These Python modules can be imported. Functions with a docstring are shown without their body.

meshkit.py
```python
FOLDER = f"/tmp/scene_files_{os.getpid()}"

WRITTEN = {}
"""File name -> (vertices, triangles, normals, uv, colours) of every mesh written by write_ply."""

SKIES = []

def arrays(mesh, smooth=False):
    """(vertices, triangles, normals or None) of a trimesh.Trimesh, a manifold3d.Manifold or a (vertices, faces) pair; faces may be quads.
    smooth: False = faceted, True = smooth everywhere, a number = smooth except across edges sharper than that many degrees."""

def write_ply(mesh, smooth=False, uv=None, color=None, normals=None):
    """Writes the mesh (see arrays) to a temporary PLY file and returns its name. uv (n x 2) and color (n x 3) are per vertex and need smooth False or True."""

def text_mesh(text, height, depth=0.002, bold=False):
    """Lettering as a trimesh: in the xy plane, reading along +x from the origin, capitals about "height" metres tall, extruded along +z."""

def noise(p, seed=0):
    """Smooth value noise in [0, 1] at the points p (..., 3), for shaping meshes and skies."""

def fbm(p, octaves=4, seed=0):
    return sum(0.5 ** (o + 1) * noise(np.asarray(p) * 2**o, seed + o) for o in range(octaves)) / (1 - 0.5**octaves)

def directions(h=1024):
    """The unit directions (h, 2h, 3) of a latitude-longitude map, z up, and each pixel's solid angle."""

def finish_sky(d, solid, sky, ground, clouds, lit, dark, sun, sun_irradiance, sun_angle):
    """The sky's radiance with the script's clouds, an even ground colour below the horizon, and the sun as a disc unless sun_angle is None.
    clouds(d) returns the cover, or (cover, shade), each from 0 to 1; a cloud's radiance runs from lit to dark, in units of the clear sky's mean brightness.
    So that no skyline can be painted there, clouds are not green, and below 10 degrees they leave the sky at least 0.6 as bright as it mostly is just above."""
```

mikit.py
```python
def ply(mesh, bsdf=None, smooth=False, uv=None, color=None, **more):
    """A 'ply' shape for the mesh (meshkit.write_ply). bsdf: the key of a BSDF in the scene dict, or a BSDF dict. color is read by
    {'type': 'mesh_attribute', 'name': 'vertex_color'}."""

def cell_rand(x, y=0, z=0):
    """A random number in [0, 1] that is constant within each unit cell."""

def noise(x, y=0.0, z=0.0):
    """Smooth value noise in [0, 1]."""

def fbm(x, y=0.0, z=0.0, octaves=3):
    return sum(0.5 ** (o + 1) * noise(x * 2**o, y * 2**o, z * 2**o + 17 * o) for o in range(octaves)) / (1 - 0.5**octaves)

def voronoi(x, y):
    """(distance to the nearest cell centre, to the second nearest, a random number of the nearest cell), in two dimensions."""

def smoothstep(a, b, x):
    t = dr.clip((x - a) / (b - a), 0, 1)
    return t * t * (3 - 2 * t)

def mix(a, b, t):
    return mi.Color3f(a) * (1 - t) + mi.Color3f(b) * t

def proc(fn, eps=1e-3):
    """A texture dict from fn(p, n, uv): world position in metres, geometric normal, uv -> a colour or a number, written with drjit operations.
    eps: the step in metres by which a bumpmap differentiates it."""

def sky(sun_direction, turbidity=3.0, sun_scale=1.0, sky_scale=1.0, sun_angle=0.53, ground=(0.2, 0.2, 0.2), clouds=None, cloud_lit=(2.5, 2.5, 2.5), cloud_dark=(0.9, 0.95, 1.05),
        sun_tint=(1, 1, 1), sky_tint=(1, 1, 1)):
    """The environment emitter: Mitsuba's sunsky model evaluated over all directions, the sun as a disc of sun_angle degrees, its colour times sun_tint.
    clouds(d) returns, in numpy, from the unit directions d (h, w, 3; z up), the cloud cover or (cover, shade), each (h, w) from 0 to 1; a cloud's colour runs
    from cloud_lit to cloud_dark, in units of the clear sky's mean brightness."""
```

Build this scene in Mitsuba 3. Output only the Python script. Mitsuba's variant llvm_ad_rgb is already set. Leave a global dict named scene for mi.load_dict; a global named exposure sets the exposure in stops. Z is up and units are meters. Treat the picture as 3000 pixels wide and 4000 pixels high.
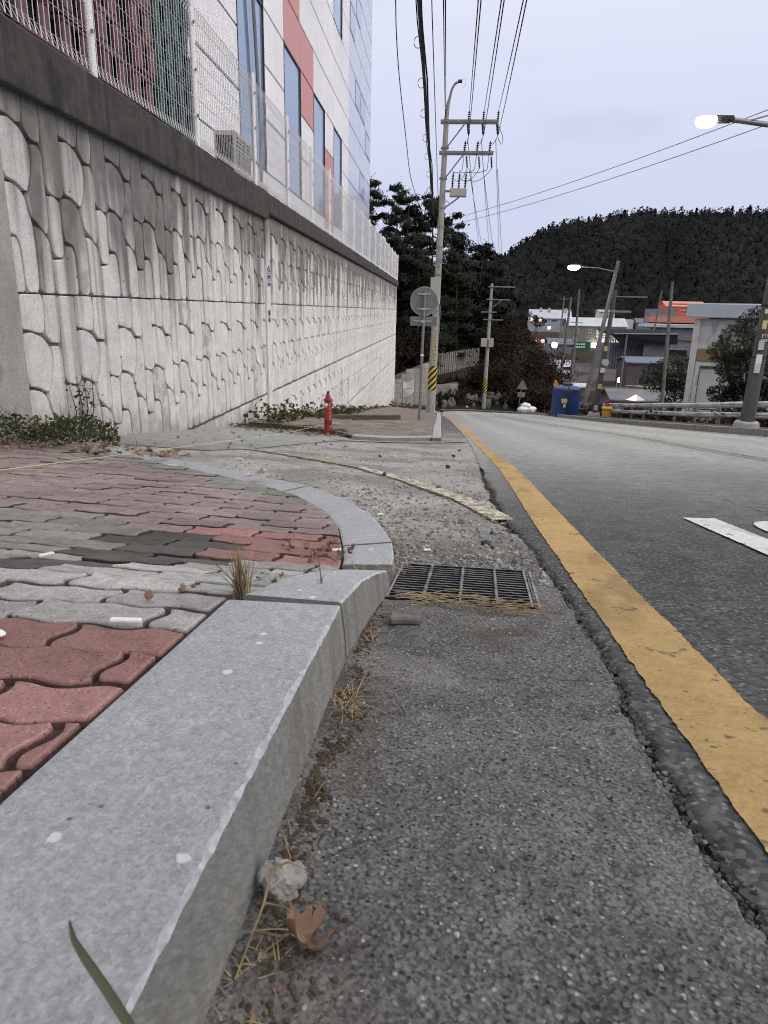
import math, random
import numpy as np, trimesh, drjit as dr, mitsuba as mi, mikit, meshkit
from mikit import proc, noise, fbm, voronoi, smoothstep, mix, cell_rand
from shapely.geometry import Polygon, LineString, box as sbox
from shapely.ops import unary_union
scene, labels = {'type': 'scene'}, {}
rng = np.random.default_rng(11)
PI = math.pi
# ---------------------------------------------------------------- camera, sky, exposure
# world: X to the right of the road, Y along the road and the wall, Z up; the lens is the origin, 0.5 m above the gutter
CAM = np.array([[0.99634, 0.04444, -0.07301], [0.08253, -0.27802, 0.95702], [0.02223, -0.95955, -0.28067]])
fwd, up = CAM[:, 2], -CAM[:, 1]
scene['camera'] = {'type': 'thinlens', 'fov': math.degrees(2 * math.atan(829.5 / 1490)), 'fov_axis': 'x',
                   'to_world': mi.ScalarTransform4f().look_at(origin=[0, 0, 0], target=(fwd * 10).tolist(), up=up.tolist()),
                   'aperture_radius': 0.0007, 'focus_distance': 3.0, 'near_clip': 0.02, 'far_clip': 3000.0}


def clouds(d):
    el = np.clip(d[..., 2], 0, 1)
    az = np.arctan2(d[..., 0], d[..., 1])
    q = np.stack([az * 5.0, np.arcsin(el) * 22.0, az * 0 + 3.7], -1)
    n = meshkit.fbm(q, 5, 3)
    streak = np.clip((n - 0.54) * 3.2, 0, 1) * np.clip(1 - el * 1.2, 0, 1)
    s = 1 - el ** 1.6 * 1.0
    return np.ones_like(el), np.clip(s + 0.16 * streak - 0.04, 0, 1)


scene['sky'] = mikit.sky([0.75, -0.45, 0.5], turbidity=4, sun_scale=0.06, sun_angle=40, sky_scale=1.0, clouds=clouds,
                         cloud_lit=(1.50, 1.49, 1.52), cloud_dark=(0.60, 0.65, 0.86), ground=(0.12, 0.12, 0.12), sun_tint=(0.98, 0.98, 0.95))
exposure = 3.45


# ---------------------------------------------------------------- helpers
COUNT, USED = {}, set()


def fresh(name):
    if name not in USED:
        USED.add(name)
        return name
    COUNT[name] = COUNT.get(name, 0) + 1
    k = f'{name}_{COUNT[name]:03d}'
    USED.add(k)
    return k


def thing(name, label, cat=None, group=None, kind=None):
    k = fresh(name)
    labels[k] = {'label': label}
    if cat: labels[k]['category'] = cat
    if group: labels[k]['group'] = group
    if kind: labels[k]['kind'] = kind
    return k


def part(parent, name, mesh, bsdf, smooth=False, label=None, kind=None, **more):
    k = fresh(f'{parent}__{name}')
    scene[k] = mikit.ply(mesh, bsdf, smooth, **more)
    if label or kind:
        labels[k] = {}
        if label: labels[k]['label'] = label
        if kind: labels[k]['kind'] = kind
    return k


def single(name, mesh, bsdf, label, cat=None, group=None, kind=None, smooth=False, **more):
    k = thing(name, label, cat, group, kind)
    scene[k] = mikit.ply(mesh, bsdf, smooth, **more)
    return k


def cat(ms):
    ms = [m for m in ms if m is not None]
    v, f, n = [], [], 0
    for m in ms:
        v.append(np.asarray(m.vertices)); f.append(np.asarray(m.faces) + n); n += len(m.vertices)
    return trimesh.Trimesh(np.vstack(v), np.vstack(f), process=False)


def T3(v, f):
    f = np.asarray(f)
    if f.shape[1] == 4:
        f = np.vstack([f[:, [0, 1, 2]], f[:, [0, 2, 3]]])
    return trimesh.Trimesh(np.asarray(v, float), f, process=False)


def bx(x0, x1, y0, y1, z0, z1):
    m = trimesh.creation.box(extents=[x1 - x0, y1 - y0, z1 - z0])
    m.apply_translation([(x0 + x1) / 2, (y0 + y1) / 2, (z0 + z1) / 2])
    return m


def rbx(x0, x1, y0, y1, z0, z1, b=0.01):
    """a box with chamfered edges"""
    pts = []
    for sx, x in ((1, x0), (-1, x1)):
        for sy, y in ((1, y0), (-1, y1)):
            for sz, z in ((1, z0), (-1, z1)):
                pts += [(x + sx * b, y + sy * b, z), (x + sx * b, y, z + sz * b), (x, y + sy * b, z + sz * b)]
    return trimesh.convex.convex_hull(np.array(pts))


def turn(m, deg, c=(0, 0, 0), axis=(0, 0, 1)):
    m = m.copy()
    m.apply_transform(trimesh.transformations.rotation_matrix(math.radians(deg), axis, c))
    return m


def moved(m, x=0, y=0, z=0):
    m = m.copy(); m.apply_translation([x, y, z]); return m


def tube(pts, r, sides=8, caps=True):
    p = np.asarray(pts, float)
    r = np.broadcast_to(r, (len(p),))
    t = np.gradient(p, axis=0)
    t /= np.linalg.norm(t, axis=1, keepdims=True) + 1e-12
    ref = np.array([0, 0, 1.0]) if abs(t[:, 2]).mean() < 0.8 else np.array([0, 1.0, 0])
    a = np.cross(t, ref); a /= np.linalg.norm(a, axis=1, keepdims=True) + 1e-12
    b = np.cross(t, a)
    ang = np.arange(sides) * 2 * PI / sides
    v = p[:, None] + r[:, None, None] * (np.cos(ang)[None, :, None] * a[:, None] + np.sin(ang)[None, :, None] * b[:, None])
    v = v.reshape(-1, 3)
    n = len(p)
    i, j = np.meshgrid(np.arange(n - 1), np.arange(sides), indexing='ij')
    j2 = (j + 1) % sides
    q = np.stack([i * sides + j, i * sides + j2, (i + 1) * sides + j2, (i + 1) * sides + j], -1).reshape(-1, 4)
    f = np.vstack([q[:, [0, 2, 1]], q[:, [0, 3, 2]]])
    if caps:
        c0, c1 = len(v), len(v) + 1
        v = np.vstack([v, p[:1], p[-1:]])
        k = np.arange(sides); k2 = (k + 1) % sides
        f = np.vstack([f, np.stack([k * 0 + c0, k, k2], 1), np.stack([k * 0 + c1, (n - 1) * sides + k2, (n - 1) * sides + k], 1)])
    m = T3(v, f)
    if m.volume < 0: m.invert()
    return m


def lathe(profile, at=(0, 0, 0), sides=24):
    """profile of (radius, z) from the bottom up, turned about the vertical"""
    m = trimesh.creation.revolve(np.array(profile, float), sections=sides)
    if m.volume < 0: m.invert()
    m.apply_translation(at)
    return m


def rect_sweep(pts, w, h, z_off=0.0):
    """bars of rectangular section along a polyline in space, butted"""
    return cat([bar(pts[i], pts[i + 1], w, h) for i in range(len(pts) - 1)])


def bar(p, q, w, h):
    p, q = np.asarray(p, float), np.asarray(q, float)
    d = q - p; L = np.linalg.norm(d); d = d / L
    ref = np.array([0, 0, 1.0]) if abs(d[2]) < 0.9 else np.array([0, 1.0, 0])
    a = np.cross(d, ref); a /= np.linalg.norm(a); b = np.cross(a, d)
    m = trimesh.creation.box(extents=[L, w, h])
    M = np.eye(4); M[:3, 0], M[:3, 1], M[:3, 2], M[:3, 3] = d, a, b, (p + q) / 2
    if np.linalg.det(M[:3, :3]) < 0: M[:3, 1] *= -1
    m.apply_transform(M)
    return m


def resample(ring, n):
    r = np.asarray(ring, float)
    if np.allclose(r[0], r[-1]): r = r[:-1]
    c = np.vstack([r, r[:1]])
    s = np.r_[0, np.cumsum(np.linalg.norm(np.diff(c, axis=0), axis=1))]
    t = np.linspace(0, s[-1], n, endpoint=False)
    return np.stack([np.interp(t, s, c[:, 0]), np.interp(t, s, c[:, 1])], 1)


def ring_ccw(r):
    a = np.sum(r[:, 0] * np.roll(r[:, 1], -1) - np.roll(r[:, 0], -1) * r[:, 1])
    return r if a > 0 else r[::-1]


def offset_ring(r, d):
    e = np.roll(r, -1, 0) - r
    n = np.stack([e[:, 1], -e[:, 0]], 1); n /= np.linalg.norm(n, axis=1, keepdims=True) + 1e-12
    m = n + np.roll(n, 1, 0); m /= np.linalg.norm(m, axis=1, keepdims=True) + 1e-12
    return r - m * d


def cushion(ring, levels):
    """rings of the outline at (inset, height) levels, the last one capped: a piece with rounded upper edges, in local x, y, z"""
    r = ring_ccw(np.asarray(ring, float)); n = len(r)
    levels = list(levels) + [levels[-1]]      # the cap has vertices of its own, so that it is shaded flat
    v = [np.c_[offset_ring(r, d), np.full(n, z)] for d, z in levels]
    i = np.arange(n); j = (i + 1) % n
    f = []
    for k in range(len(levels) - 1):
        a, b = k * n, (k + 1) * n
        f += [np.stack([a + i, a + j, b + j], 1), np.stack([a + i, b + j, b + i], 1)]
    top = v[-1][:, :2]
    tv, tf = trimesh.creation.triangulate_polygon(Polygon(top), engine='earcut')
    tv, tf = np.asarray(tv), np.asarray(tf)
    idx = np.array([np.argmin(((top - p) ** 2).sum(1)) for p in tv])
    tf = idx[tf]
    ar = np.cross(top[tf[:, 1]] - top[tf[:, 0]], top[tf[:, 2]] - top[tf[:, 0]])
    tf = np.where((ar < 0)[:, None], tf[:, ::-1], tf)
    f.append(tf + (len(levels) - 1) * n)
    return T3(np.vstack(v), np.vstack(f))


def grid(us, vs, fn):
    """sheet over the parameters us x vs, fn(U, V) -> (n, 3); facing +z for right-handed us, vs"""
    U, V = np.meshgrid(us, vs, indexing='ij')
    p = fn(U.ravel(), V.ravel())
    i, j = np.meshgrid(np.arange(len(us) - 1), np.arange(len(vs) - 1), indexing='ij')
    w = len(vs)
    q = np.stack([i * w + j, (i + 1) * w + j, (i + 1) * w + j + 1, i * w + j + 1], -1).reshape(-1, 4)
    return T3(p, q)


def flat_poly(poly, zf, step=None):
    """a polygon in plan laid on the surface zf(x, y); cut into strips across y when step is given"""
    ms = []
    if step:
        y0, y1 = poly.bounds[1], poly.bounds[3]
        n = max(1, int(math.ceil((y1 - y0) / step)))
        polys = [poly.intersection(sbox(-500, y0 + (y1 - y0) * k / n, 500, y0 + (y1 - y0) * (k + 1) / n)) for k in range(n)]
    else:
        polys = [poly]
    for g in polys:
        for p in getattr(g, 'geoms', [g]):
            if p.geom_type != 'Polygon' or p.area < 1e-7: continue
            v, f = trimesh.creation.triangulate_polygon(p, engine='earcut')
            v, f = np.asarray(v), np.asarray(f)
            ar = np.cross(v[f[:, 1]] - v[f[:, 0]], v[f[:, 2]] - v[f[:, 0]])
            f = np.where((ar < 0)[:, None], f[:, ::-1], f)
            ms.append(T3(np.c_[v, zf(v[:, 0], v[:, 1])], f))
    return cat(ms)


def text(s, h, d, to, right, upv):
    """lettering at the point to, reading along right, capitals along upv"""
    m = meshkit.text_mesh(s, h, d, bold=True)
    right, upv = np.asarray(right, float), np.asarray(upv, float)
    right, upv = right / np.linalg.norm(right), upv / np.linalg.norm(upv)
    M = np.eye(4); M[:3, 0], M[:3, 1], M[:3, 2], M[:3, 3] = right, upv, np.cross(right, upv), to
    m.apply_transform(M)
    return m


def tris(centres, size, r=None, flat=0.0, aspect=0.5):
    """one leaf-like triangle pair (a kite) at each centre"""
    r = r or rng
    c = np.asarray(centres, float); n = len(c)
    size = np.broadcast_to(size, (n,))
    a = r.normal(size=(n, 3)); a[:, 2] *= (1 - flat); a /= np.linalg.norm(a, axis=1, keepdims=True)
    b = np.cross(a, r.normal(size=(n, 3))); b /= np.linalg.norm(b, axis=1, keepdims=True)
    a, b = a * size[:, None], b * (size * aspect)[:, None]
    v = np.stack([c - a * 0.5, c + b * 0.5 , c + a * 0.5, c - b * 0.5], 1).reshape(-1, 3)
    k = np.arange(n) * 4
    return T3(v, np.vstack([np.stack([k, k + 1, k + 2], 1), np.stack([k, k + 2, k + 3], 1)]))


def soft(parent_or_key, name, mesh, bsdf, centre, lift=0.4):
    """foliage whose faces are shaded by the crown's rounded surface: normals point away from the centres (one per vertex)"""
    nrm = np.asarray(mesh.vertices) - np.asarray(centre)
    nrm /= np.linalg.norm(nrm, axis=1, keepdims=True) + 1e-9
    nrm[:, 2] += lift
    nrm += np.random.default_rng(1).normal(0, .25, (len(nrm) // 4, 3)).repeat(4, 0)
    nrm /= np.linalg.norm(nrm, axis=1, keepdims=True) + 1e-9
    k = fresh(f'{parent_or_key}__{name}') if name else parent_or_key
    path = meshkit.write_ply(mesh, normals=nrm)
    scene[k] = {'type': 'ply', 'filename': path, 'face_normals': False, 'bsdf': {'type': 'ref', 'id': bsdf}}
    return k


def sm(a, b, x):
    t = np.clip((np.asarray(x, float) - a) / (b - a), 0, 1)
    return t * t * (3 - 2 * t)


# ---------------------------------------------------------------- the lie of the land
def zb(Y):
    Y = np.asarray(Y, float)
    return -0.5 - 0.1365 * Y + 0.00022 * np.maximum(np.minimum(Y, 62) - 12, 0) ** 2 + 0.03 * np.maximum(Y - 62, 0)


def apron(X, Y):
    """the carriageway, gutter and driveway surface"""
    X = np.asarray(X, float)
    far = sm(44, 56, Y)
    return (zb(Y) + 0.03 * np.clip(X - 0.35, 0, 7) * (1 - 0.6 * far) + 0.045 * np.clip(-0.2 - X, 0, 3.2) * (1 - far) - 0.06 * far * np.clip(1.5 - X, 0, 30))


def walk(X, Y):
    """the near pavement"""
    return apron(X, Y) + 0.115 - 0.075 * sm(1.12, 1.9, Y)


def pave_lift(Y):
    return 0.05 + 0.10 * sm(10.5, 14, Y) + 0.15 * sm(16, 32, Y)


def walk2(X, Y):
    return apron(X, Y) + pave_lift(Y)


def verge(X, Y):
    return apron(np.minimum(X, 7), Y) + 0.15


def ridge(X):
    return np.interp(X, [-150, -60, 0, 27, 41, 54, 77, 99, 121, 156, 220, 400], [16, 16, 17, 21, 29.5, 37, 42, 45, 44.5, 46.5, 47, 44])


def valley(X, Y):
    v = -9.2 + 0.028 * np.clip(Y - 150, 0, 130)
    return v + (ridge(X) + 5.6) * sm(278, 392, Y + 0.0 * X) - 0.25 * np.clip(Y - 400, 0, 400) * 0.2


def land(X, Y):
    """natural ground"""
    X, Y = np.asarray(X, float), np.asarray(Y, float)
    base = apron(np.clip(X, -3, 7), np.minimum(Y, 58)) - 0.12
    # right of the road: a bank down to the valley floor
    va = valley(X, Y)
    right = np.maximum(np.where(X > 8.6, base + 0.22 - 0.5 * (X - 8.6), base), va)
    right = np.where(Y > 40, np.maximum(base - 0.5 * np.clip(X - 9.3, 0, 99), va), right)
    # beyond the bend: a wooded hill on the left, the valley on the right
    hill = apron(np.clip(X, -8, 6), 58.5) + 0.05 + 0.30 * np.clip(Y - 60.0, 0, 24) + 0.02 * np.clip(Y - 84, 0, 60)
    w = sm(5.5, 15, X - 0.05 * (Y - 60))
    beyond = hill * (1 - w) + np.maximum(va, hill - 20 * w - 3) * w
    beyond = np.where(Y > 130, beyond * (1 - sm(130, 200, Y)) + va * sm(130, 200, Y), beyond)
    t = sm(57.5, 59.5, Y)
    z = np.where(X > 7, right, base) * (1 - t) + np.maximum(beyond, np.where(X > 9, va, -99)) * t
    n = meshkit.fbm(np.stack([X * 0.35, Y * 0.35, X * 0], -1), 3, 5) - 0.5
    away = sm(0, 3, X - 9.5) + sm(60, 66, Y) * (1 - sm(0, 3, X - 9.5))
    return z + n * 0.7 * np.clip(away, 0, 1)
# ---------------------------------------------------------------- materials
def pr(name, base, rough=0.8, two=True, bump=None, scale=0.001, eps=1e-3, **more):
    b = {'type': 'principled', 'base_color': base if isinstance(base, dict) else {'type': 'rgb', 'value': list(base)}, 'roughness': rough, **more}
    if bump is not None:
        b = {'type': 'bumpmap', 'height': proc(bump, eps), 'scale': scale, 'bsdf': b}
    scene[name] = {'type': 'twosided', 'bsdf': b} if two else b
    return name


def C(*v): return mi.Color3f(*v)


def f_gutter(p, n, uv):
    a, b, r = voronoi(p.x * 130, p.y * 130)
    a2, b2, r2 = voronoi(p.x * 300 + 7, p.y * 300)
    big = fbm(p.x * 2.2, p.y * 2.2, 1.0, 3)
    mid = fbm(p.x * 22, p.y * 22, 4.0, 2)
    v = 0.104 * (0.76 + 0.48 * big) * (0.68 + 0.64 * mid) * (0.45 + 1.1 * r2)
    c = C(v * 1.03, v, v * 0.95)
    c = mix(c, C(0.22, 0.218, 0.206), smoothstep(0.5, 0.9, r) * (1 - smoothstep(0.25, 0.5, a)) * 0.6)
    c = mix(c, C(0.36, 0.35, 0.33), dr.select(r > 0.965, 1.0, 0.0) * (1 - smoothstep(0.10, 0.30, a)))
    c = mix(c, C(0.02, 0.02, 0.02), dr.select(r < 0.08, 1.0, 0.0) * (1 - smoothstep(0.2, 0.4, a)))
    # washed-in soil beside the kerb and on the driveway
    soil = smoothstep(0.38, 0.62, fbm(p.x * 9, p.y * 5, 2.0, 3)) * (1 - smoothstep(-0.13, -0.02, p.x + 0.05 * (big - 0.5))) * dr.select(p.y < 1.9, 1.0, 0.0)
    c = mix(c, C(0.07, 0.058, 0.045), soil * 0.55)
    # a hairline crack across the gutter, a rust stain, blow-holes
    hl = dr.abs(p.y - 1.17 - 0.03 * p.x - 0.05 * (fbm(p.x * 16, 3.0, 1.0, 3) - 0.5)) 
    c = mix(c, C(0.025, 0.024, 0.022), (1 - smoothstep(0.0012, 0.0035, hl)) * smoothstep(-0.05, 0.05, p.x) * smoothstep(0.35, 0.6, fbm(p.x * 30, 1.0, 7.0, 2)) * 0.8)
    st = dr.sqrt(dr.square((p.x - 0.17) / 1.3) + dr.square(p.y - 1.44))
    c = mix(c, C(0.085, 0.055, 0.038), (1 - smoothstep(0.02, 0.085, st + 0.07 * (mid - 0.5))) * 0.65)
    a3, b3, r3 = voronoi(p.x * 26 + 0.6 * mid, p.y * 26)
    c = mix(c, C(0.012, 0.012, 0.012), dr.select(r3 > 0.94, 1.0, 0.0) * (1 - smoothstep(0.07, 0.14, a3 + 0.12 * (r2 - 0.5))))
    c = mix(c, C(0.21, 0.205, 0.19) * (0.6 + 0.7 * r2), smoothstep(0.58, 0.72, fbm(p.x * 5 + 9, p.y * 5, 2.0, 4)) * 0.45)
    far = smoothstep(1.9, 3.2, p.y) * (1 - smoothstep(8.0, 20.0, p.y))
    c = mix(c, C(0.35, 0.34, 0.315) * (0.45 + 0.5 * r2 + 0.5 * mid), far * (0.45 + 0.5 * smoothstep(0.3, 0.65, big)))
    return c


def h_gutter(p, n, uv):
    a, b, r = voronoi(p.x * 130, p.y * 130)
    return smoothstep(0.1, 0.6, 1 - a) * (0.3 + 0.7 * r) + 0.8 * fbm(p.x * 260, p.y * 260, 0.0, 2)


pr('m_gutter', proc(f_gutter), 0.9, bump=h_gutter, scale=0.0022, eps=6e-4)


def f_asphalt(p, n, uv):
    a, b, r = voronoi(p.x * 110, p.y * 110)
    big = fbm(p.x * 0.9, p.y * 0.35, 1.0, 3)
    mid = fbm(p.x * 14, p.y * 14, 3.0, 2)
    v = 0.074 * (0.7 + 0.6 * big) * (0.7 + 0.6 * mid) * (0.42 + 1.15 * r)
    c = C(v, v * 1.0, v * 0.985)
    c = mix(c, C(0.23, 0.23, 0.22), dr.select(r > 0.90, 1.0, 0.0) * (1 - smoothstep(0.2, 0.4, a)) * 0.8)
    worn = smoothstep(1.5, 9.0, p.y)  # worn here: lamp light and grazing reflection put into the road colour
    tr = dr.exp(-dr.square((p.x - 1.5) / 0.35)) + dr.exp(-dr.square((p.x - 2.9) / 0.35)) + dr.exp(-dr.square((p.x - 4.5) / 0.4)) + dr.exp(-dr.square((p.x - 5.8) / 0.4))
    c = mix(c, C(0.33, 0.34, 0.322) * (0.75 + 0.5 * mid), worn * (0.72 + 0.18 * tr))
    return c


def h_asphalt(p, n, uv):
    a, b, r = voronoi(p.x * 110, p.y * 110)
    return smoothstep(0.0, 0.55, 1 - a) * (0.4 + 0.6 * r)


pr('m_asphalt', proc(f_asphalt), 0.82, bump=h_asphalt, scale=0.002, eps=8e-4)


def f_granite(p, n, uv):
    X, Y = p.x * 0.8 + p.y * 0.6 + 0.4 * p.z, p.y * 0.8 - p.x * 0.6 + p.z
    a, b, r = voronoi(X * 230, Y * 230)
    q = fbm(X * 95, Y * 95, p.z * 95, 2)
    big = fbm(X * 7, Y * 7, p.z * 7, 3)
    g = noise(X * 520, Y * 520, p.z * 520)
    v = 0.345 * (0.84 + 0.26 * r) * (0.80 + 0.36 * q) * (0.80 + 0.4 * g) * (0.90 + 0.2 * big)
    c = C(v * 0.96, v * 0.99, v * 1.02)
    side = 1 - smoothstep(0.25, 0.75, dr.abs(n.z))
    c = mix(c, C(v * 0.62, v * 0.63, v * 0.60), side)  # upright faces darkened by normal: shading put into the granite colour
    # dark mineral pits, pale worn spots
    a2, b2, r2 = voronoi(X * 38, Y * 38 + 9)
    c = mix(c, C(0.55, 0.55, 0.54), dr.select(r2 > 0.95, 1.0, 0.0) * (1 - smoothstep(0.12, 0.26, a2 + 0.5 * (q - 0.5))) * (1 - side))
    c = mix(c, C(0.07, 0.07, 0.07), dr.select(r2 < 0.022, 1.0, 0.0) * (1 - smoothstep(0.03, 0.13, a2 + 0.10 * (q - 0.5))) * 0.8)
    # grime low on the face, in streaks
    st = smoothstep(0.5, 0.8, fbm(p.y * 22 + p.x * 9, p.z * 5, 5.0, 3))
    c = mix(c, C(0.10, 0.095, 0.08), side * st * 0.45)
    return c


def h_granite(p, n, uv):
    X, Y = p.x * 0.8 + p.y * 0.6, p.y * 0.8 - p.x * 0.6
    return fbm(X * 320, Y * 320, p.z * 320, 2) + 0.5 * fbm(X * 110, Y * 110, p.z * 110, 2)


pr('m_granite', proc(f_granite), 0.75, bump=h_granite, scale=0.0007, eps=6e-4)
pr('m_chip', proc(lambda p, n, uv: C(0.40, 0.415, 0.44) * (0.55 + 0.8 * fbm(p.x * 120, p.y * 120, p.z * 120, 2))), 0.9, bump=h_granite, scale=0.0014, eps=8e-4)


def paver_fn(col, dirt):
    def f(p, n, uv):
        g = noise(p.x * 420, p.y * 420, p.z * 300)
        q = fbm(p.x * 26, p.y * 26, 2.0, 3)
        big = fbm(p.x * 3.1, p.y * 3.1, 7.0, 2)
        c = C(*col) * (0.72 + 0.5 * g) * (0.66 + 0.68 * q) * (0.78 + 0.44 * big) * (0.82 + 0.36 * uv.x)
        c = mix(c, C(0.075, 0.068, 0.058), smoothstep(0.5, 0.75, q) * dirt)
        a, b, r = voronoi(p.x * 170, p.y * 170)
        c = mix(c, c * 1.5, dr.select(r > 0.9, 1.0, 0.0) * (1 - smoothstep(0.15, 0.4, a)))
        c = mix(c, c * 0.4, dr.select(r < 0.08, 1.0, 0.0) * (1 - smoothstep(0.15, 0.4, a)))
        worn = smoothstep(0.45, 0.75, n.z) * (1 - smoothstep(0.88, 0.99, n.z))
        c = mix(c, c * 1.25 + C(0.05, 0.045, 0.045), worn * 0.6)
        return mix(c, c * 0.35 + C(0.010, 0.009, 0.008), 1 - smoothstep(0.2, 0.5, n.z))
    return f


def h_paver(p, n, uv): return fbm(p.x * 240, p.y * 240, p.z * 240, 2) + 1.2 * fbm(p.x * 40, p.y * 40, 1.0, 2)


for nm, col, dirt in (('red', (0.27, 0.145, 0.130), 0.3), ('mauve', (0.225, 0.180, 0.168), 0.5), ('grey', (0.33, 0.325, 0.31), 0.4), ('dark', (0.066, 0.063, 0.058), 0.3), ('moss', (0.20, 0.195, 0.17), 0.5), ('tan', (0.205, 0.172, 0.152), 0.6)):
    pr('m_paver_' + nm, proc(paver_fn(col, dirt)), 0.92, bump=h_paver, scale=0.0012, eps=8e-4)


def f_wall(p, n, uv):
    g = noise(p.y * 90, p.z * 90, p.x * 90)
    q = fbm(p.y * 9, p.z * 9, 3.0, 3)
    c = C(0.715, 0.72, 0.70) * (0.80 + 0.32 * g) * (0.84 + 0.26 * q) * (0.92 + 0.14 * uv.x)
    # rain streaks running down from the coping, and black runs below the joints
    s1 = fbm(p.y * 5.2, p.z * 0.22, 1.0, 4)
    top = 1 - smoothstep(0.0, 1.55, 1.65 - p.z - 2.6 * (s1 - 0.5) - 0.9 * (uv.x - 0.5))
    c = mix(c, C(0.150, 0.147, 0.14) * (0.6 + 0.8 * q), dr.clip(1.25 * top, 0, 0.90))
    s2 = smoothstep(0.6, 0.72, fbm(p.y * 8.5, p.z * 0.3 + 4.0, 6.0, 3)) * smoothstep(-2.6, 0.6, p.z)
    c = mix(c, C(0.2, 0.19, 0.17), s2 * 0.55)
    c = mix(c, C(0.25, 0.24, 0.225), dr.select(uv.x > 0.93, 1.0, 0.0) * smoothstep(0.3, 0.6, q) * 0.6)
    lowd = 1 - smoothstep(0.0, 0.4, p.z + 0.5 + 0.1365 * p.y - 0.12 + 0.3 * (q - 0.5))
    c = mix(c, C(0.16, 0.14, 0.11), lowd * 0.5)
    a, b, r = voronoi(p.y * 7, p.z * 7)
    return mix(c, C(0.12, 0.11, 0.09), dr.select(r > 0.95, 1.0, 0.0) * (1 - smoothstep(0.04, 0.12, a)))


def f_joint(p, n, uv):
    q = fbm(p.y * 14, p.z * 6, 3.0, 3)
    top = smoothstep(0.1, 1.5, p.z)
    return mix(C(0.13, 0.122, 0.105) * (0.4 + 1.2 * q), C(0.05, 0.047, 0.043), top * 0.8)


def h_wall(p, n, uv): return fbm(p.y * 42, p.z * 42, p.x * 42, 3) + 0.25 * fbm(p.y * 190, p.z * 190, 0.0, 2)


pr('m_wall', proc(f_wall), 0.9, bump=h_wall, scale=0.006, eps=3e-3)
pr('m_joint', proc(f_joint), 0.95)


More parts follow.
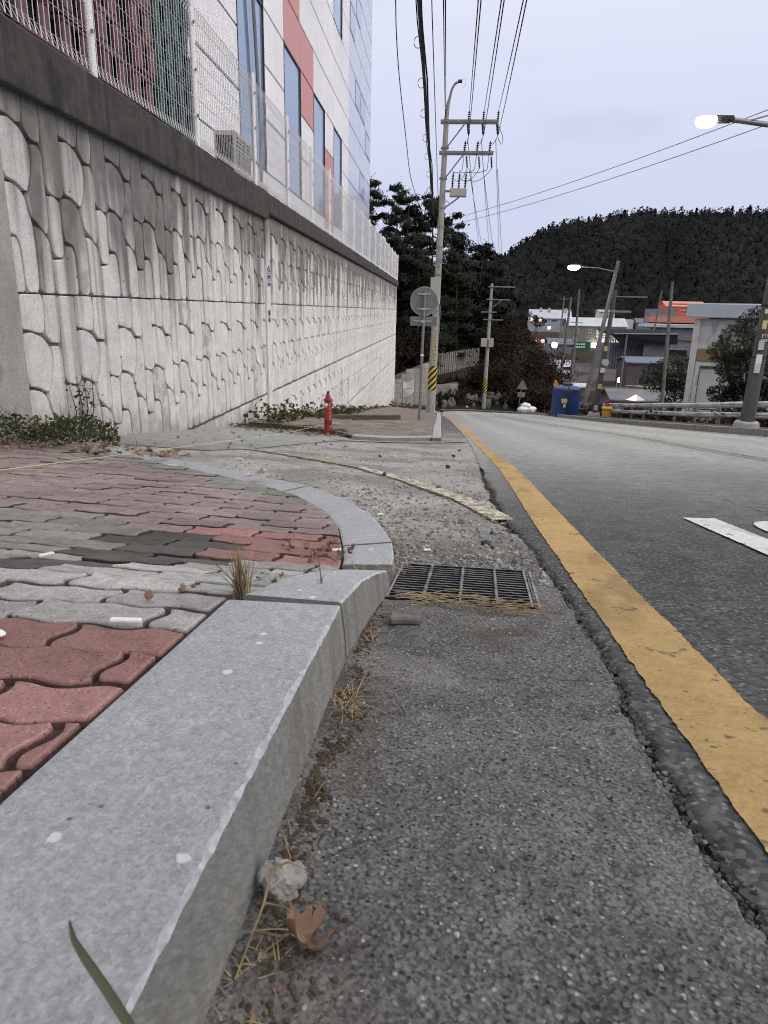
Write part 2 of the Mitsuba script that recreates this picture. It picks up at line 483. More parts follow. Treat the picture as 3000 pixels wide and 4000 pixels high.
def f_coping(p, n, uv):
    q = fbm(p.y * 6, p.z * 6, 3.0, 4)
    st = fbm(p.y * 16, p.z * 0.9, 8.0, 3)
    c = C(0.066, 0.063, 0.058) * (0.45 + 1.1 * q) * (0.6 + 0.8 * st)
    return mix(c, C(0.035, 0.032, 0.029), smoothstep(0.55, 0.8, q) * 0.7)


def h_coping(p, n, uv): return fbm(p.y * 30, p.z * 30, p.x * 30, 3)


pr('m_coping', proc(f_coping), 0.95, bump=h_coping, scale=0.006, eps=3e-3)


def f_concrete(p, n, uv):
    q = fbm(p.x * 7, p.y * 7, p.z * 2.2, 4)
    g = noise(p.x * 60, p.y * 60, p.z * 60)
    c = C(0.385, 0.38, 0.365) * (0.62 + 0.72 * q) * (0.85 + 0.3 * g)
    return mix(c, C(0.16, 0.15, 0.135), smoothstep(0.56, 0.78, q) * 0.7)


pr('m_concrete', proc(f_concrete), 0.9)


def paint_fn(col, under, wear):
    def f(p, n, uv):
        q = fbm(p.x * 30, p.y * 30, 1.0, 4)
        g = noise(p.x * 210, p.y * 210, 2.0)
        a, b, r = voronoi(p.x * 60, p.y * 60)
        big = fbm(p.x * 3, p.y * 2, 4.0, 2)
        c = C(*col) * (0.78 + 0.3 * q) * (0.86 + 0.24 * g) * (0.82 + 0.36 * big)
        pit = dr.select(r > 0.94, 1.0, 0.0) * (1 - smoothstep(0.05, 0.26, a + 0.25 * (g - 0.5)))
        c = mix(c, C(*under) * 1.6, (1 - smoothstep(0.002, 0.010, dr.abs(fbm(p.x * 5, p.y * 11, 3.0, 4) - 0.5))) * 0.45)
        c = mix(c, c * 0.62, smoothstep(0.52, 0.75, fbm(p.x * 9, p.y * 4, 8.0, 3)) * 0.7)
        c = mix(c, C(*under) * (0.5 + g), dr.maximum(pit * 0.8, smoothstep(wear, wear + 0.1, q + 0.12 * (g - 0.5))))
        return c
    return f


pr('m_yellow_line', proc(paint_fn((0.43, 0.285, 0.11), (0.14, 0.11, 0.06), 0.72)), 0.75, bump=h_asphalt, scale=0.0009, eps=8e-4)
pr('m_worn_line', proc(paint_fn((0.62, 0.55, 0.40), (0.2, 0.19, 0.17), 0.47)), 0.8)
pr('m_old_yellow', proc(paint_fn((0.42, 0.32, 0.16), (0.2, 0.185, 0.16), 0.42)), 0.8)
pr('m_faint_line', proc(paint_fn((0.33, 0.30, 0.22), (0.11, 0.11, 0.1), 0.48)), 0.8)
pr('m_white_line', proc(paint_fn((0.62, 0.62, 0.6), (0.12, 0.12, 0.12), 0.7)), 0.8, bump=h_asphalt, scale=0.0012, eps=8e-4)


def f_soil(p, n, uv):
    q = fbm(p.x * 3, p.y * 3, p.z * 3, 4)
    g = noise(p.x * 40, p.y * 40, p.z * 40)
    return mix(C(0.05, 0.04, 0.03), C(0.105, 0.085, 0.062), q) * (0.6 + 0.8 * g)


pr('m_soil', proc(f_soil), 0.95, specular=0.05)


def f_land(p, n, uv):
    q = fbm(p.x * 0.5, p.y * 0.5, p.z * 0.5, 4)
    b = fbm(p.x * 0.06, p.y * 0.06, 1.0, 3)
    c = mix(C(0.020, 0.017, 0.014), C(0.050, 0.041, 0.033), q)
    # bare fields and yards on the valley floor
    return mix(c, C(0.10, 0.094, 0.096), smoothstep(0.45, 0.62, b) * (1 - smoothstep(150.0, 230.0, p.y)) * smoothstep(62.0, 75.0, p.y) * 0.8)


pr('m_land', proc(f_land), 0.95, specular=0.05)


def f_panel(p, n, uv):
    q = fbm(p.y * 0.7, p.z * 0.7, 3.0, 2)
    st = fbm(p.y * 6, p.z * 0.3, 9.0, 3)
    return C(0.88, 0.875, 0.88) * (0.94 + 0.1 * q) * (0.93 + 0.1 * st) * (0.96 + 0.08 * uv.x)


pr('m_panel_white', proc(f_panel), 0.4, specular=0.5)
pr('m_panel_pale', (0.50, 0.55, 0.68), 0.25, specular=0.6)
pr('m_panel_red', (0.62, 0.27, 0.25), 0.45)
pr('m_glass_blue', (0.20, 0.29, 0.46), 0.06, specular=0.8, metallic=0.25)
pr('m_frame_dark', (0.03, 0.035, 0.05), 0.5)


def f_bark(p, n, uv):
    q = fbm(p.x * 9, p.y * 9, p.z * 3, 3)
    return mix(C(0.035, 0.028, 0.023), C(0.11, 0.085, 0.07), q)


pr('m_bark', proc(f_bark), 0.95)


def leaf_fn(lo, hi, f0):
    def f(p, n, uv):
        q = fbm(p.x * f0, p.y * f0, p.z * f0, 3)
        g = cell_rand(p.x * 9, p.y * 9, p.z * 9)
        return mix(C(*lo), C(*hi), dr.clip(1.6 * q - 0.3 + 0.5 * (g - 0.5), 0, 1))
    return f


pr('m_pine', proc(leaf_fn((0.013, 0.017, 0.013), (0.042, 0.050, 0.037), 0.8)), 0.9, specular=0.05)
pr('m_forest', proc(leaf_fn((0.012, 0.0145, 0.014), (0.025, 0.028, 0.026), 0.05)), 0.95, specular=0.05)
pr('m_bare', proc(leaf_fn((0.013, 0.0125, 0.013), (0.030, 0.027, 0.026), 0.05)), 0.95, specular=0.05)
pr('m_brush', proc(leaf_fn((0.016, 0.0125, 0.010), (0.066, 0.049, 0.038), 0.9)), 0.95, specular=0.05)
pr('m_shrub', proc(leaf_fn((0.010, 0.013, 0.009), (0.050, 0.055, 0.036), 1.6)), 0.9, specular=0.05)
pr('m_weed', proc(leaf_fn((0.020, 0.026, 0.012), (0.105, 0.112, 0.055), 14.0)), 0.85, specular=0.05)
pr('m_straw', proc(leaf_fn((0.16, 0.115, 0.06), (0.42, 0.33, 0.19), 40.0)), 0.85)
pr('m_dead_leaf', proc(leaf_fn((0.11, 0.068, 0.045), (0.38, 0.26, 0.19), 30.0)), 0.85)
pr('m_blade', (0.085, 0.088, 0.052), 0.7)


def f_rock(p, n, uv):
    q = fbm(p.x * 20, p.y * 20, p.z * 20, 4)
    return mix(C(0.05, 0.046, 0.04), C(0.27, 0.255, 0.235), q)


pr('m_rock', proc(f_rock), 0.95)
pr('m_pale_rock', proc(lambda p, n, uv: mix(C(0.16, 0.15, 0.135), C(0.46, 0.45, 0.43), fbm(p.x * 60, p.y * 60, p.z * 60, 4))), 0.95, bump=h_granite, scale=0.003)
pr('m_grit', proc(lambda p, n, uv: C(0.22, 0.21, 0.19) * (0.35 + 1.5 * cell_rand(p.x * 70, p.y * 70, 1))), 0.95)

pr('m_grit_dark', proc(lambda p, n, uv: C(0.075, 0.074, 0.072) * (0.35 + 1.5 * cell_rand(p.x * 70, p.y * 70, 1))), 0.95)


def f_blockwall(p, n, uv):
    row = dr.floor(p.z / 0.22)
    u = p.x / 0.42 + 0.5 * (row - 2 * dr.floor(row / 2))
    fu, fz = u - dr.floor(u), p.z / 0.22 - row
    e = dr.minimum(dr.minimum(fu, 1 - fu) * 0.42, dr.minimum(fz, 1 - fz) * 0.22)
    q = fbm(p.x * 2, p.y * 2, p.z * 0.6, 3)
    return mix(C(0.12, 0.115, 0.1), C(0.34, 0.325, 0.30) * (0.55 + 0.8 * q), smoothstep(0.008, 0.03, e))


pr('m_blockwall', proc(f_blockwall), 0.95)


def f_rust(p, n, uv):
    q = fbm(p.x * 4, p.y * 4, p.z * 1.5, 3)
    return mix(C(0.30, 0.31, 0.32), C(0.16, 0.155, 0.15), q)


pr('m_galv', proc(f_rust), 0.45, metallic=0.4)
pr('m_rail', proc(lambda p, n, uv: mix(C(0.52, 0.53, 0.52), C(0.34, 0.33, 0.31), smoothstep(0.45, 0.75, fbm(p.y * 1.5, p.z * 5, 1.0, 3)))), 0.5)
pr('m_dark_pole', proc(lambda p, n, uv: C(0.085, 0.088, 0.085) * (0.7 + 0.6 * fbm(p.x * 9, p.y * 9, p.z * 2, 3))), 0.8)
pr('m_steel', (0.24, 0.25, 0.255), 0.45, metallic=0.5)
pr('m_grate', proc(lambda p, n, uv: mix(C(0.020, 0.021, 0.020), mix(C(0.25, 0.26, 0.26), C(0.12, 0.115, 0.10), smoothstep(0.45, 0.75, fbm(p.x * 30, p.y * 30, 2.0, 3))), smoothstep(0.2, 0.6, dr.abs(n.z)))), 0.55)  # bar sides darkened by normal: shade put into the colour, tops left galvanised
pr('m_sign_back', proc(lambda p, n, uv: C(0.20, 0.198, 0.195) * (0.75 + 0.5 * fbm(p.x * 6, p.z * 6, 1.0, 4))), 0.55, metallic=0.3)
pr('m_fence_white', (0.90, 0.91, 0.92), 0.45)
pr('m_black', (0.015, 0.015, 0.017), 0.6)
pr('m_cable', (0.02, 0.02, 0.025), 0.7)
pr('m_pit', (0.012, 0.012, 0.011), 0.95)
pr('m_insulator', (0.035, 0.03, 0.032), 0.35)
pr('m_navy', (0.035, 0.055, 0.17), 0.35)
pr('m_white', (0.78, 0.78, 0.77), 0.5)
pr('m_offwhite', (0.55, 0.54, 0.51), 0.7)
pr('m_yellow', (0.62, 0.45, 0.06), 0.5)
pr('m_sticker', (0.62, 0.50, 0.24), 0.6)


def f_red(p, n, uv):
    q = fbm(p.x * 16, p.y * 16, p.z * 9, 4)
    return mix(C(0.40, 0.035, 0.035), C(0.17, 0.022, 0.02), smoothstep(0.4, 0.7, q))


pr('m_hydrant_red', proc(f_red), 0.45)
pr('m_silver', (0.55, 0.56, 0.56), 0.35, metallic=0.5)


def f_tank(p, n, uv):
    q = fbm(p.x * 2.5, p.y * 2.5, p.z * 1.5, 4)
    return mix(C(0.018, 0.052, 0.19), C(0.022, 0.035, 0.075), smoothstep(0.42, 0.7, q))


pr('m_tank', proc(f_tank), 0.4)
pr('m_hyd_yellow', (0.62, 0.36, 0.05), 0.5)
pr('m_crate_red', proc(lambda p, n, uv: C(0.15, 0.062, 0.068) * (0.6 + 0.8 * fbm(p.x * 3, p.y * 3, p.z * 3, 2))), 0.6)
pr('m_crate_green', proc(lambda p, n, uv: C(0.022, 0.085, 0.078) * (0.6 + 0.8 * fbm(p.x * 3, p.y * 3, p.z * 3, 2))), 0.6)
pr('m_ac', (0.42, 0.40, 0.37), 0.6)
pr('m_roof_white', proc(lambda p, n, uv: C(0.46, 0.48, 0.52) * (0.8 + 0.35 * fbm(p.x * 0.5, p.y * 0.5, 2.0, 3))), 0.5)
pr('m_house_white', proc(lambda p, n, uv: C(0.30, 0.325, 0.37) * (0.75 + 0.5 * fbm(p.x * 0.6, p.y * 0.6, p.z * 0.3, 3))), 0.7)
pr('m_house_tan', proc(lambda p, n, uv: C(0.19, 0.175, 0.145) * (0.8 + 0.4 * fbm(p.x * 2, p.y * 2, p.z * 2, 3))), 0.85)
pr('m_house_brick', proc(lambda p, n, uv: C(0.095, 0.075, 0.085) * (0.7 + 0.6 * fbm(p.x * 2, p.y * 2, p.z * 2, 3))), 0.85)
pr('m_house_grey', proc(lambda p, n, uv: C(0.17, 0.17, 0.185) * (0.7 + 0.6 * fbm(p.x * 1.5, p.y * 1.5, p.z * 1.5, 3))), 0.8)
pr('m_roof_black', (0.022, 0.022, 0.027), 0.9, specular=0.1)
pr('m_roof_blue', (0.15, 0.17, 0.21), 0.8, specular=0.2)
pr('m_orange', (0.62, 0.115, 0.04), 0.6)
pr('m_rust_orange', (0.55, 0.22, 0.16), 0.6)
pr('m_olive', (0.27, 0.20, 0.085), 0.7)
pr('m_plaster', proc(lambda p, n, uv: mix(C(0.60, 0.605, 0.61), C(0.36, 0.35, 0.33), smoothstep(0.55, 0.8, fbm(p.x * 3, p.y * 3, p.z * 1.2, 4)))), 0.85)
pr('m_band', (0.44, 0.48, 0.55), 0.5)
pr('m_far_pole', proc(lambda p, n, uv: C(0.17, 0.165, 0.155) * (0.6 + 0.8 * fbm(p.x * 5, p.y * 5, p.z * 1.5, 3))), 0.9)
pr('m_sign_green', (0.015, 0.13, 0.07), 0.5)
pr('m_purple', (0.30, 0.10, 0.22), 0.6)
pr('m_string', (0.72, 0.74, 0.38), 0.6)
pr('m_plank', proc(lambda p, n, uv: C(0.10, 0.095, 0.07) * (0.5 + 1.0 * fbm(p.x * 8, p.y * 30, p.z * 30, 3))), 0.9)
pr('m_bag', (0.75, 0.76, 0.77), 0.45)
# ---------------------------------------------------------------- natural ground
xs = np.r_[np.linspace(-260, -40, 23), np.linspace(-36, -8, 15), np.linspace(-7, 14, 43), np.linspace(15, 60, 46), np.linspace(64, 220, 40), np.linspace(230, 420, 20)]
ys = np.r_[np.linspace(-40, -5, 8), np.linspace(-4, 62, 67), np.linspace(63, 130, 68), np.linspace(133, 280, 50), np.linspace(284, 420, 46), np.linspace(430, 900, 12)]
def land_pt(U, V):
    z = land(U, V)
    z = np.where((U < -3.4) & (V < 52), np.maximum(z, np.where(U < -3.7, 1.6, z)), z)     # the raised yard behind the wall
    return np.c_[U, V, z]
k = thing('ground', 'dark brown earth, valley floor and hillside beyond the road', kind='structure')
scene[k] = mikit.ply(grid(xs, ys, land_pt), 'm_land', True)
single('yard', flat_poly(sbox(-60, 4.6, -3.45, 120), lambda x, y: 0 * x + 1.72, None), 'm_coping', 'raised concrete yard behind the retaining wall', kind='structure')

# ---------------------------------------------------------------- gutter and driveway (one concrete surface), road
CR = np.array([(-3, .345), (1.1, .345), (1.74, .37), (2.18, .362), (2.63, .35), (3.09, .335), (3.5, .34), (5.1, .367), (8.77, .45), (11.5, .50), (16, .53), (29, .5), (40, .25), (42, -.3), (45, -2), (50, -14), (62, -14)])
def n1(y, f, s): return meshkit.fbm(np.stack([np.asarray(y, float) * f, np.asarray(y, float) * 0 + s, np.asarray(y, float) * 0], -1), 4, 2) - 0.5
def crack(y): return np.interp(y, CR[:, 0], CR[:, 1]) + 0.05 * n1(y, 3.1, 1.0) * (np.asarray(y) < 14) + (0.018 * n1(y, 17, 2.0) + 0.012 * n1(y, 70, 3.0) + 0.008 * n1(y, 160, 3.0)) * (np.asarray(y) < 8)
def road_l(y): return crack(y) + np.clip( 0.004 + 0.014 * n1(y, 2.3, 9.0) + 0.010 * n1(y, 37, 5.0) + 0.012 * n1(y, 110, 4.0), -0.002, 0.013) * (1 - sm(4.5, 8, y)) + 0.004
RK = np.array([(-6, 6.5), (40, 6.5), (42.3, 6.4), (46, 6.0), (49.5, 5.4), (54, 4.4), (57, 2.8), (58.5, 1.0), (59, -1), (59.5, -6), (60, -14)])
def road_r(y): return np.interp(y, RK[:, 0], RK[:, 1])
GC, GA = np.array([0.085, 1.868]), math.radians(-3.4)
GW, GH = 0.192, 0.205
def grate_local(x, y):
    dx, dy = x - GC[0], y - GC[1]
    return dx * math.cos(GA) + dy * math.sin(GA), -dx * math.sin(GA) + dy * math.cos(GA)

def rough(x, y, amp):
    p = np.stack([x, y, 0 * x], -1)
    return amp * ((meshkit.fbm(p * 95, 3, 1) - .5) * 1.3 + (meshkit.fbm(p * 18, 3, 4) - .5) * 2.2)
def near_pt(U, V):
    x = -0.22 + (crack(V) + 0.22) * U
    z = apron(x, V) + rough(x, V, 0.0034) * np.minimum(1, np.minimum(U * 20, 99)) - 0.016 * sm(0.985, 1.0, U)
    z = z + 0.004 * sm(-0.10, -0.16, x) * (V < 1.9)
    return np.c_[x, V, z]
near = grid(np.linspace(0, 1, 140), np.linspace(0.15, 2.75, 560), near_pt)
c = near.triangles_center
a, b = grate_local(c[:, 0], c[:, 1])
near.update_faces(~((abs(a) < GW + 0.004) & (abs(b) < GH + 0.004)))
yy = np.r_[np.linspace(-3, 0.15, 14), np.linspace(2.75, 9, 160), np.linspace(9.2, 50, 80)]
uu = np.linspace(0, 1, 40) ** 0.5
def far_pt(U, V):
    x = -3.3 + (crack(V) + 3.3) * U
    return np.c_[x, V, apron(x, V) + rough(x, V, 0.004) * (U < 0.98) * (V > 2.76) * (V < 9) - 0.03 * sm(0.985, 1.0, U) * (V < 6)]
gutter_far = cat([grid(uu, yy[:14], far_pt), grid(uu, yy[14:], far_pt),
                  grid(np.linspace(0, 1, 6), np.linspace(0.15, 2.75, 12), lambda U, V: np.c_[-3.3 + 3.08 * U, V, apron(-3.3 + 3.08 * U, V)])])
k = thing('driveway', 'worn grey concrete gutter and driveway entrance strewn with grit', kind='structure')
part(k, 'gutter', near, 'm_gutter', True, label='coarse grey concrete gutter beside the granite kerb')
part(k, 'apron', gutter_far, 'm_gutter', True)
# dark asphalt patch by the wall
patch = Polygon([(-3.2, 5.6), (-2.0, 5.7), (-1.75, 6.3), (-1.6, 7.3), (-1.3, 8.9), (-1.7, 9.4), (-3.2, 9.8)]).buffer(-0.05).buffer(0.05)
part(k, 'asphalt_patch', flat_poly(patch, lambda x, y: apron(x, y) + 0.006, 0.25), 'm_asphalt', True, label='dark asphalt patch at the foot of the wall')
# drain pit under the grate
P = [np.array([GC[0] + a * math.cos(GA) - b * math.sin(GA), GC[1] + a * math.sin(GA) + b * math.cos(GA)]) for a, b in ((-GW - .006, -GH - .006), (GW + .006, -GH - .006), (GW + .006, GH + .006), (-GW - .006, GH + .006))]
pit = []
for i in range(4):
    p, q = P[i], P[(i + 1) % 4]
    pit.append(T3([[*p, apron(*p) - 0.004], [*q, apron(*q) - 0.004], [*q, apron(*q) - .4], [*p, apron(*p) - .4]], [[0, 1, 2, 3]]))
pit.append(T3([[*p, apron(*p) - .38] for p in P], [[0, 1, 2, 3]]))
part(k, 'drain_pit', cat(pit), 'm_pit')

def road_near(U, V):
    x = road_l(V) + 1.3 * U
    z = apron(x, V) + 0.004 + rough(x + 5, V, 0.0019) * np.minimum(1, (1 - U) * 8) - 0.009 * np.exp(-U * 1.3 / 0.007)
    return np.c_[x, V, z]
def road_side(U, V):
    x = road_l(V) + 0.004 * U
    z = apron(x, V) - 0.005 - 0.05 * U
    z = np.where(U == 0, apron(road_l(V), V) - 0.005 + rough(road_l(V) + 5, V, 0.0019), z)
    return np.c_[x, V, z]
vn, vf = np.linspace(0.5, 5.2, 640), np.r_[np.linspace(5.2, 45, 140), np.linspace(45.3, 59.6, 40)]
def road_rest(U, V):
    l = road_l(V) + np.where(V < 5.21, 1.3, 0)
    x = l + (road_r(V) - l) * U
    return np.c_[x, V, apron(x, V) + 0.004]
road = cat([grid(np.r_[np.linspace(0, .03, 9), np.linspace(.04, 1, 110)], vn, road_near), grid(np.array([0, 1.0]), vn[::2], road_side), grid(np.linspace(0, 1, 12), np.r_[np.linspace(-6, .45, 8), np.linspace(0.5, 5.2, 48)], road_rest),
            grid(np.linspace(0, 1, 26), vf, lambda U, V: np.c_[road_l(V) + (road_r(V) - road_l(V)) * U, V, apron(road_l(V) + (road_r(V) - road_l(V)) * U, V) + 0.004]), grid(np.linspace(0, 1, 3), np.linspace(-6, 0.5, 8), lambda U, V: np.c_[road_l(V) + 1.3 * U, V, apron(road_l(V) + 1.3 * U, V) + .004])])
k = thing('road', 'grey asphalt road running downhill and bending left', kind='structure')
part(k, 'asphalt', road, 'm_asphalt', True)
part(k, 'crack_soil', grid(np.array([0, .5, 1.0]), np.linspace(.5, 9, 500), lambda U, V: np.c_[crack(V) - .03 + .09 * U, V, apron(crack(V), V) - .018 + rough(crack(V) + U, V, .006)]), 'm_soil', True)

def line(lt, rt, y0, y1, n, ragged=0.004, up_=0.008, sub=3):
    lt, rt = np.array(lt), np.array(rt)
    def f(U, V):
        l = np.interp(V, lt[:, 0], lt[:, 1]) + ragged * 2 * n1(V, 31, 3.0) + ragged * n1(V, 120, 6.0)
        r = np.interp(V, rt[:, 0], rt[:, 1]) + ragged * 2 * n1(V, 29, 7.0) + ragged * n1(V, 110, 8.0)
        x = l + (r - l) * U
        near_ = np.where((V > 0.5) & (V < 5.2), rough(x + 5, V, 0.0019) * np.clip((1 - (x - road_l(V)) / 1.3) * 8, 0, 1), 0)
        return np.c_[x, V, apron(x, V) + up_ + near_ * 0.9]
    return grid(np.linspace(0, 1, sub), np.geomspace(y0, y1, n), f)
YL = [(0.3, .392), (1.05, .401), (1.85, .418), (2.37, .43), (3.18, .45), (4.6, .50), (5.65, .532), (6.65, .54), (12.3, .575), (20, .60), (28.6, .6), (35, .48), (40.3, .33), (42, 0)]
YR = [(0.3, .545), (1.07, .553), (1.45, .565), (2, .575), (2.74, .595), (3.68, .625), (4.71, .662), (5.9, .692), (6.5, .69), (7.5, .675), (8.96, .66), (11.5, .68), (16, .745), (23, .73), (32, .67), (39.7, .42), (42, .1)]
part(k, 'edge_line', line(YL, YR, 0.5, 41, 1500, sub=14), 'm_yellow_line', True, label='broad solid yellow edge line')
CLX = [(5, 3.40), (7.24, 3.42), (9.06, 3.46), (11.4, 3.64), (14.9, 3.84), (18.8, 3.78), (26, 3.69), (34, 3.45), (41, 2.6), (44, 1.6)]
for o in (-0.09, 0.05):
    part(k, 'centre_line', line([(y, x + o) for y, x in CLX], [(y, x + o + .06) for y, x in CLX], 5, 43, 300, 0.006), 'm_faint_line', True)
part(k, 'far_edge_line', line([(5, 6.16), (38, 6.22)], [(5, 6.26), (38, 6.32)], 8, 38, 200, 0.012), 'm_old_yellow', True)
# road lettering: two strokes
stroke = Polygon([(1.165, 3.2), (1.30, 3.2), (1.305, 1.3), (1.17, 1.3)]).buffer(0.004)
ring = Polygon([(1.42, 3.04), (1.45, 3.10), (1.50, 3.13), (1.66, 3.14), (1.70, 1.5), (1.40, 1.5), (1.385, 2.7), (1.40, 2.95)]).buffer(.01)
def zr_(x, y): return apron(x, y) + 0.011
part(k, 'lettering', flat_poly(stroke, zr_, 0.1), 'm_white_line', True, label='white painted upright stroke')
part(k, 'lettering', flat_poly(ring, zr_, 0.05), 'm_white_line', True, label='second white painted stroke with a rounded corner')
# yellow lines on the driveway
A_UP = np.array([(.325, 3.10), (.16, 3.80), (-.2, 4.72), (-.56, 5.32), (-.95, 5.70), (-1.55, 6.19), (-1.94, 6.36), (-2.52, 6.52), (-3.1, 6.6)])
def band(c, w):
    L = LineString(c)
    return L.buffer(w / 2, cap_style=2)
arc = band([(x + 0.0, y) for x, y in A_UP], 0.12)
def za(x, y): return apron(x, y) + 0.0035
near_arc = arc.intersection(sbox(-0.62, 0, 5, 20)); far_arc = arc.difference(sbox(-0.62, 0, 5, 20))
part('driveway', 'yellow_arc_line', flat_poly(near_arc, za, 0.04), 'm_worn_line', True, label='worn cream and yellow line sweeping across the driveway')
part('driveway', 'yellow_arc_line', flat_poly(far_arc, lambda x, y: apron(x, y) + 0.0065, 0.04), 'm_old_yellow', True)
seam = unary_union([LineString([(x - 0.05, y - 0.10) for x, y in A_UP]).buffer(0.006)] + [LineString([(x - 0.05, y - 0.10) for x, y in A_UP]).interpolate(s).buffer(0.006 + 0.016 * rng.random()) for s in np.arange(0.1, 4.5, 0.03) if rng.random() < .5])
part('driveway', 'seam', flat_poly(seam, lambda x, y: apron(x, y) + 0.0045, 0.05), 'm_soil', True)
part('driveway', 'far_line', flat_poly(band([(-1.3, 9.0), (-.75, 9.42), (-.49, 9.8), (.25, 10.72), (.47, 10.95)], 0.16), lambda x, y: apron(x, y) + 0.012, 0.2), 'm_old_yellow', True)

# ---------------------------------------------------------------- near pavement: kerb and pavers
def kerb(parent, inner, outer, ztop, n=40, cham=0.011, seed=0, lean=0.016, name='kerb_stone'):
    """one kerb stone lofted along matching inner and outer edges; the worn arris is its own strip"""
    inner, outer, ztop = np.asarray(inner, float), np.asarray(outer, float), np.asarray(ztop, float)
    t0, t = np.linspace(0, 1, len(inner)), np.linspace(0, 1, n)
    I = np.stack([np.interp(t, t0, inner[:, i]) for i in (0, 1)], 1)
    O = np.stack([np.interp(t, t0, outer[:, i]) for i in (0, 1)], 1)
    Z = np.interp(t, t0, ztop)
    d = (I - O); w = np.linalg.norm(d, axis=1, keepdims=True); d = d / w
    nz = meshkit.fbm(np.stack([O[:, 0] * 40, O[:, 1] * 40, O[:, 1] * 0 + seed], -1), 3, 8) - 0.5
    ch = 0.38 * cham * np.maximum(.4, 1 + 2.2 * nz)
    e_in, e_out = O + d * (ch * (1.15 + 0.9 * np.roll(nz, 3)))[:, None], O - d * 0.0
    rows = [np.c_[I, Z - 0.10], np.c_[I, Z - 0.004], np.c_[I - d * 0.006, Z]]
    for s in np.linspace(0, 1, 9)[1:-1]:
        rows.append(np.c_[(I - d * 0.006) * (1 - s) + e_in * s, Z])
    rows += [np.c_[e_in, Z]]
    rows2 = [np.c_[e_in, Z], np.c_[e_out, Z - ch * (0.75 + 0.5 * np.roll(nz, 5))]]
    rows3 = [rows2[1], np.c_[O - d * lean * 0.5, Z - 0.07], np.c_[O - d * lean, Z - 0.24]]
    def loft(rs):
        v = np.stack(rs, 0); m, n_ = v.shape[:2]
        i, j = np.meshgrid(np.arange(m - 1), np.arange(n_ - 1), indexing='ij')
        q = np.stack([i * n_ + j, i * n_ + j + 1, (i + 1) * n_ + j + 1, (i + 1) * n_ + j], -1).reshape(-1, 4)
        return T3(v.reshape(-1, 3), q)
    body = cat([loft(rows), loft(rows3)])
    for e in (0, -1):
        prof = np.array([r[e] for r in rows] + [r[e] for r in rows3])
        prof = np.vstack([prof, [[*I[e], Z[e] - .24]]])
        cen = prof.mean(0); m = len(prof); v = np.vstack([prof, cen]); i = np.arange(m)
        body = cat([body, T3(v, np.stack([i, (i + 1) % m, i * 0 + m], 1))])
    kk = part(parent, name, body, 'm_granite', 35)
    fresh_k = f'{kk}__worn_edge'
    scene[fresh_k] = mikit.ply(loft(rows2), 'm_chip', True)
    return kk
k = thing('pavement', 'block pavement of red, grey and dark wavy pavers behind a granite kerb', kind='structure')
PV = k
def zk(y): return zb(y) + 0.12
ysA = np.linspace(-0.8, 0.204, 8); ysB = np.linspace(0.210, 1.208, 10)
kerb(k, np.c_[0 * ysA - .395, ysA], np.c_[0 * ysA - .173, ysA], zk(ysA), 60, seed=1)
kerb(k, np.c_[0 * ysB - .395, ysB], np.c_[0 * ysB - .173 - .003 * np.sin(ysB * 3), ysB], zk(ysB), 110, seed=2, cham=0.012)
kerb(k, [(-.372, 1.24), (-.325, 1.43), (-.282, 1.60), (-.245, 1.735)], [(-.172, 1.228), (-.155, 1.43), (-.138, 1.60), (-.119, 1.745)], [zk(1.22), zk(1.42) - .008, zk(1.6) - .030, zk(1.745) - .058], 50, seed=3)
OUT = np.array([(-.118, 1.90), (-.12, 2.02), (-.14, 2.23), (-.21, 2.57), (-.29, 2.88), (-.43, 3.21), (-.61, 3.48), (-.69, 3.60), (-.95, 3.79), (-1.65, 4.35), (-2.18, 4.70), (-2.7, 5.05)])
INN = np.array([(-.262, 1.88), (-.27, 1.97), (-.30, 2.17), (-.36, 2.49), (-.46, 2.82), (-.61, 3.12), (-.76, 3.34), (-.83, 3.41), (-1.08, 3.64), (-1.55, 4.03), (-2.06, 4.40), (-2.56, 4.75)])
for n_, (a, b) in enumerate([(0, 2), (2, 4), (4, 7), (7, 9), (9, 10), (10, 11)]):
    I, O = INN[a:b + 1].copy(), OUT[a:b + 1].copy()
    for Q in (I, O):
        e0, e1 = Q[1] - Q[0], Q[-2] - Q[-1]
        Q[0] += e0 / np.linalg.norm(e0) * .0025; Q[-1] += e1 / np.linalg.norm(e1) * .0025
    kerb(k, I, O, apron(O[:, 0], O[:, 1]) + 0.042 + 0.004 * (n_ % 2), 40, seed=5 + n_)

REG = Polygon([(-.398, -0.2), (-.398, 1.232), (-.376, 1.245), (-.33, 1.43), (-.286, 1.60), (-.249, 1.74), (-.262, 1.87)] + [tuple(p) for p in INN[1:]] + [(-2.9, 4.95), (-3.19, 4.95), (-3.19, -.2)])
LX, WY, GAP = 0.226, 0.1135, 0.0034
def paver_ring(cx, cy):
    u = np.linspace(-LX / 2, LX / 2, 19)
    def wave(x): return 0.0085 * np.sin(4 * PI * (x - cx) / LX + 0.6)
    def side(y): return 0.010 * np.sin(2 * PI * (y) / WY)
    v = np.linspace(-WY / 2, WY / 2, 9)
    bot = np.c_[cx + u, cy - WY / 2 + wave(cx + u)]
    top = np.c_[cx + u[::-1], cy + WY / 2 + wave(cx + u[::-1])]
    rgt = np.c_[cx + LX / 2 + side(v), cy + v + wave(np.full(9, cx + LX / 2))]
    lft = np.c_[cx - LX / 2 + side(v[::-1]), cy + v[::-1] + wave(np.full(9, cx - LX / 2))]
    return np.vstack([bot[:-1], rgt[:-1], top[:-1], lft[:-1]])
prng = np.random.default_rng(5)
rot = math.radians(6.5)
count = 0
bed = []
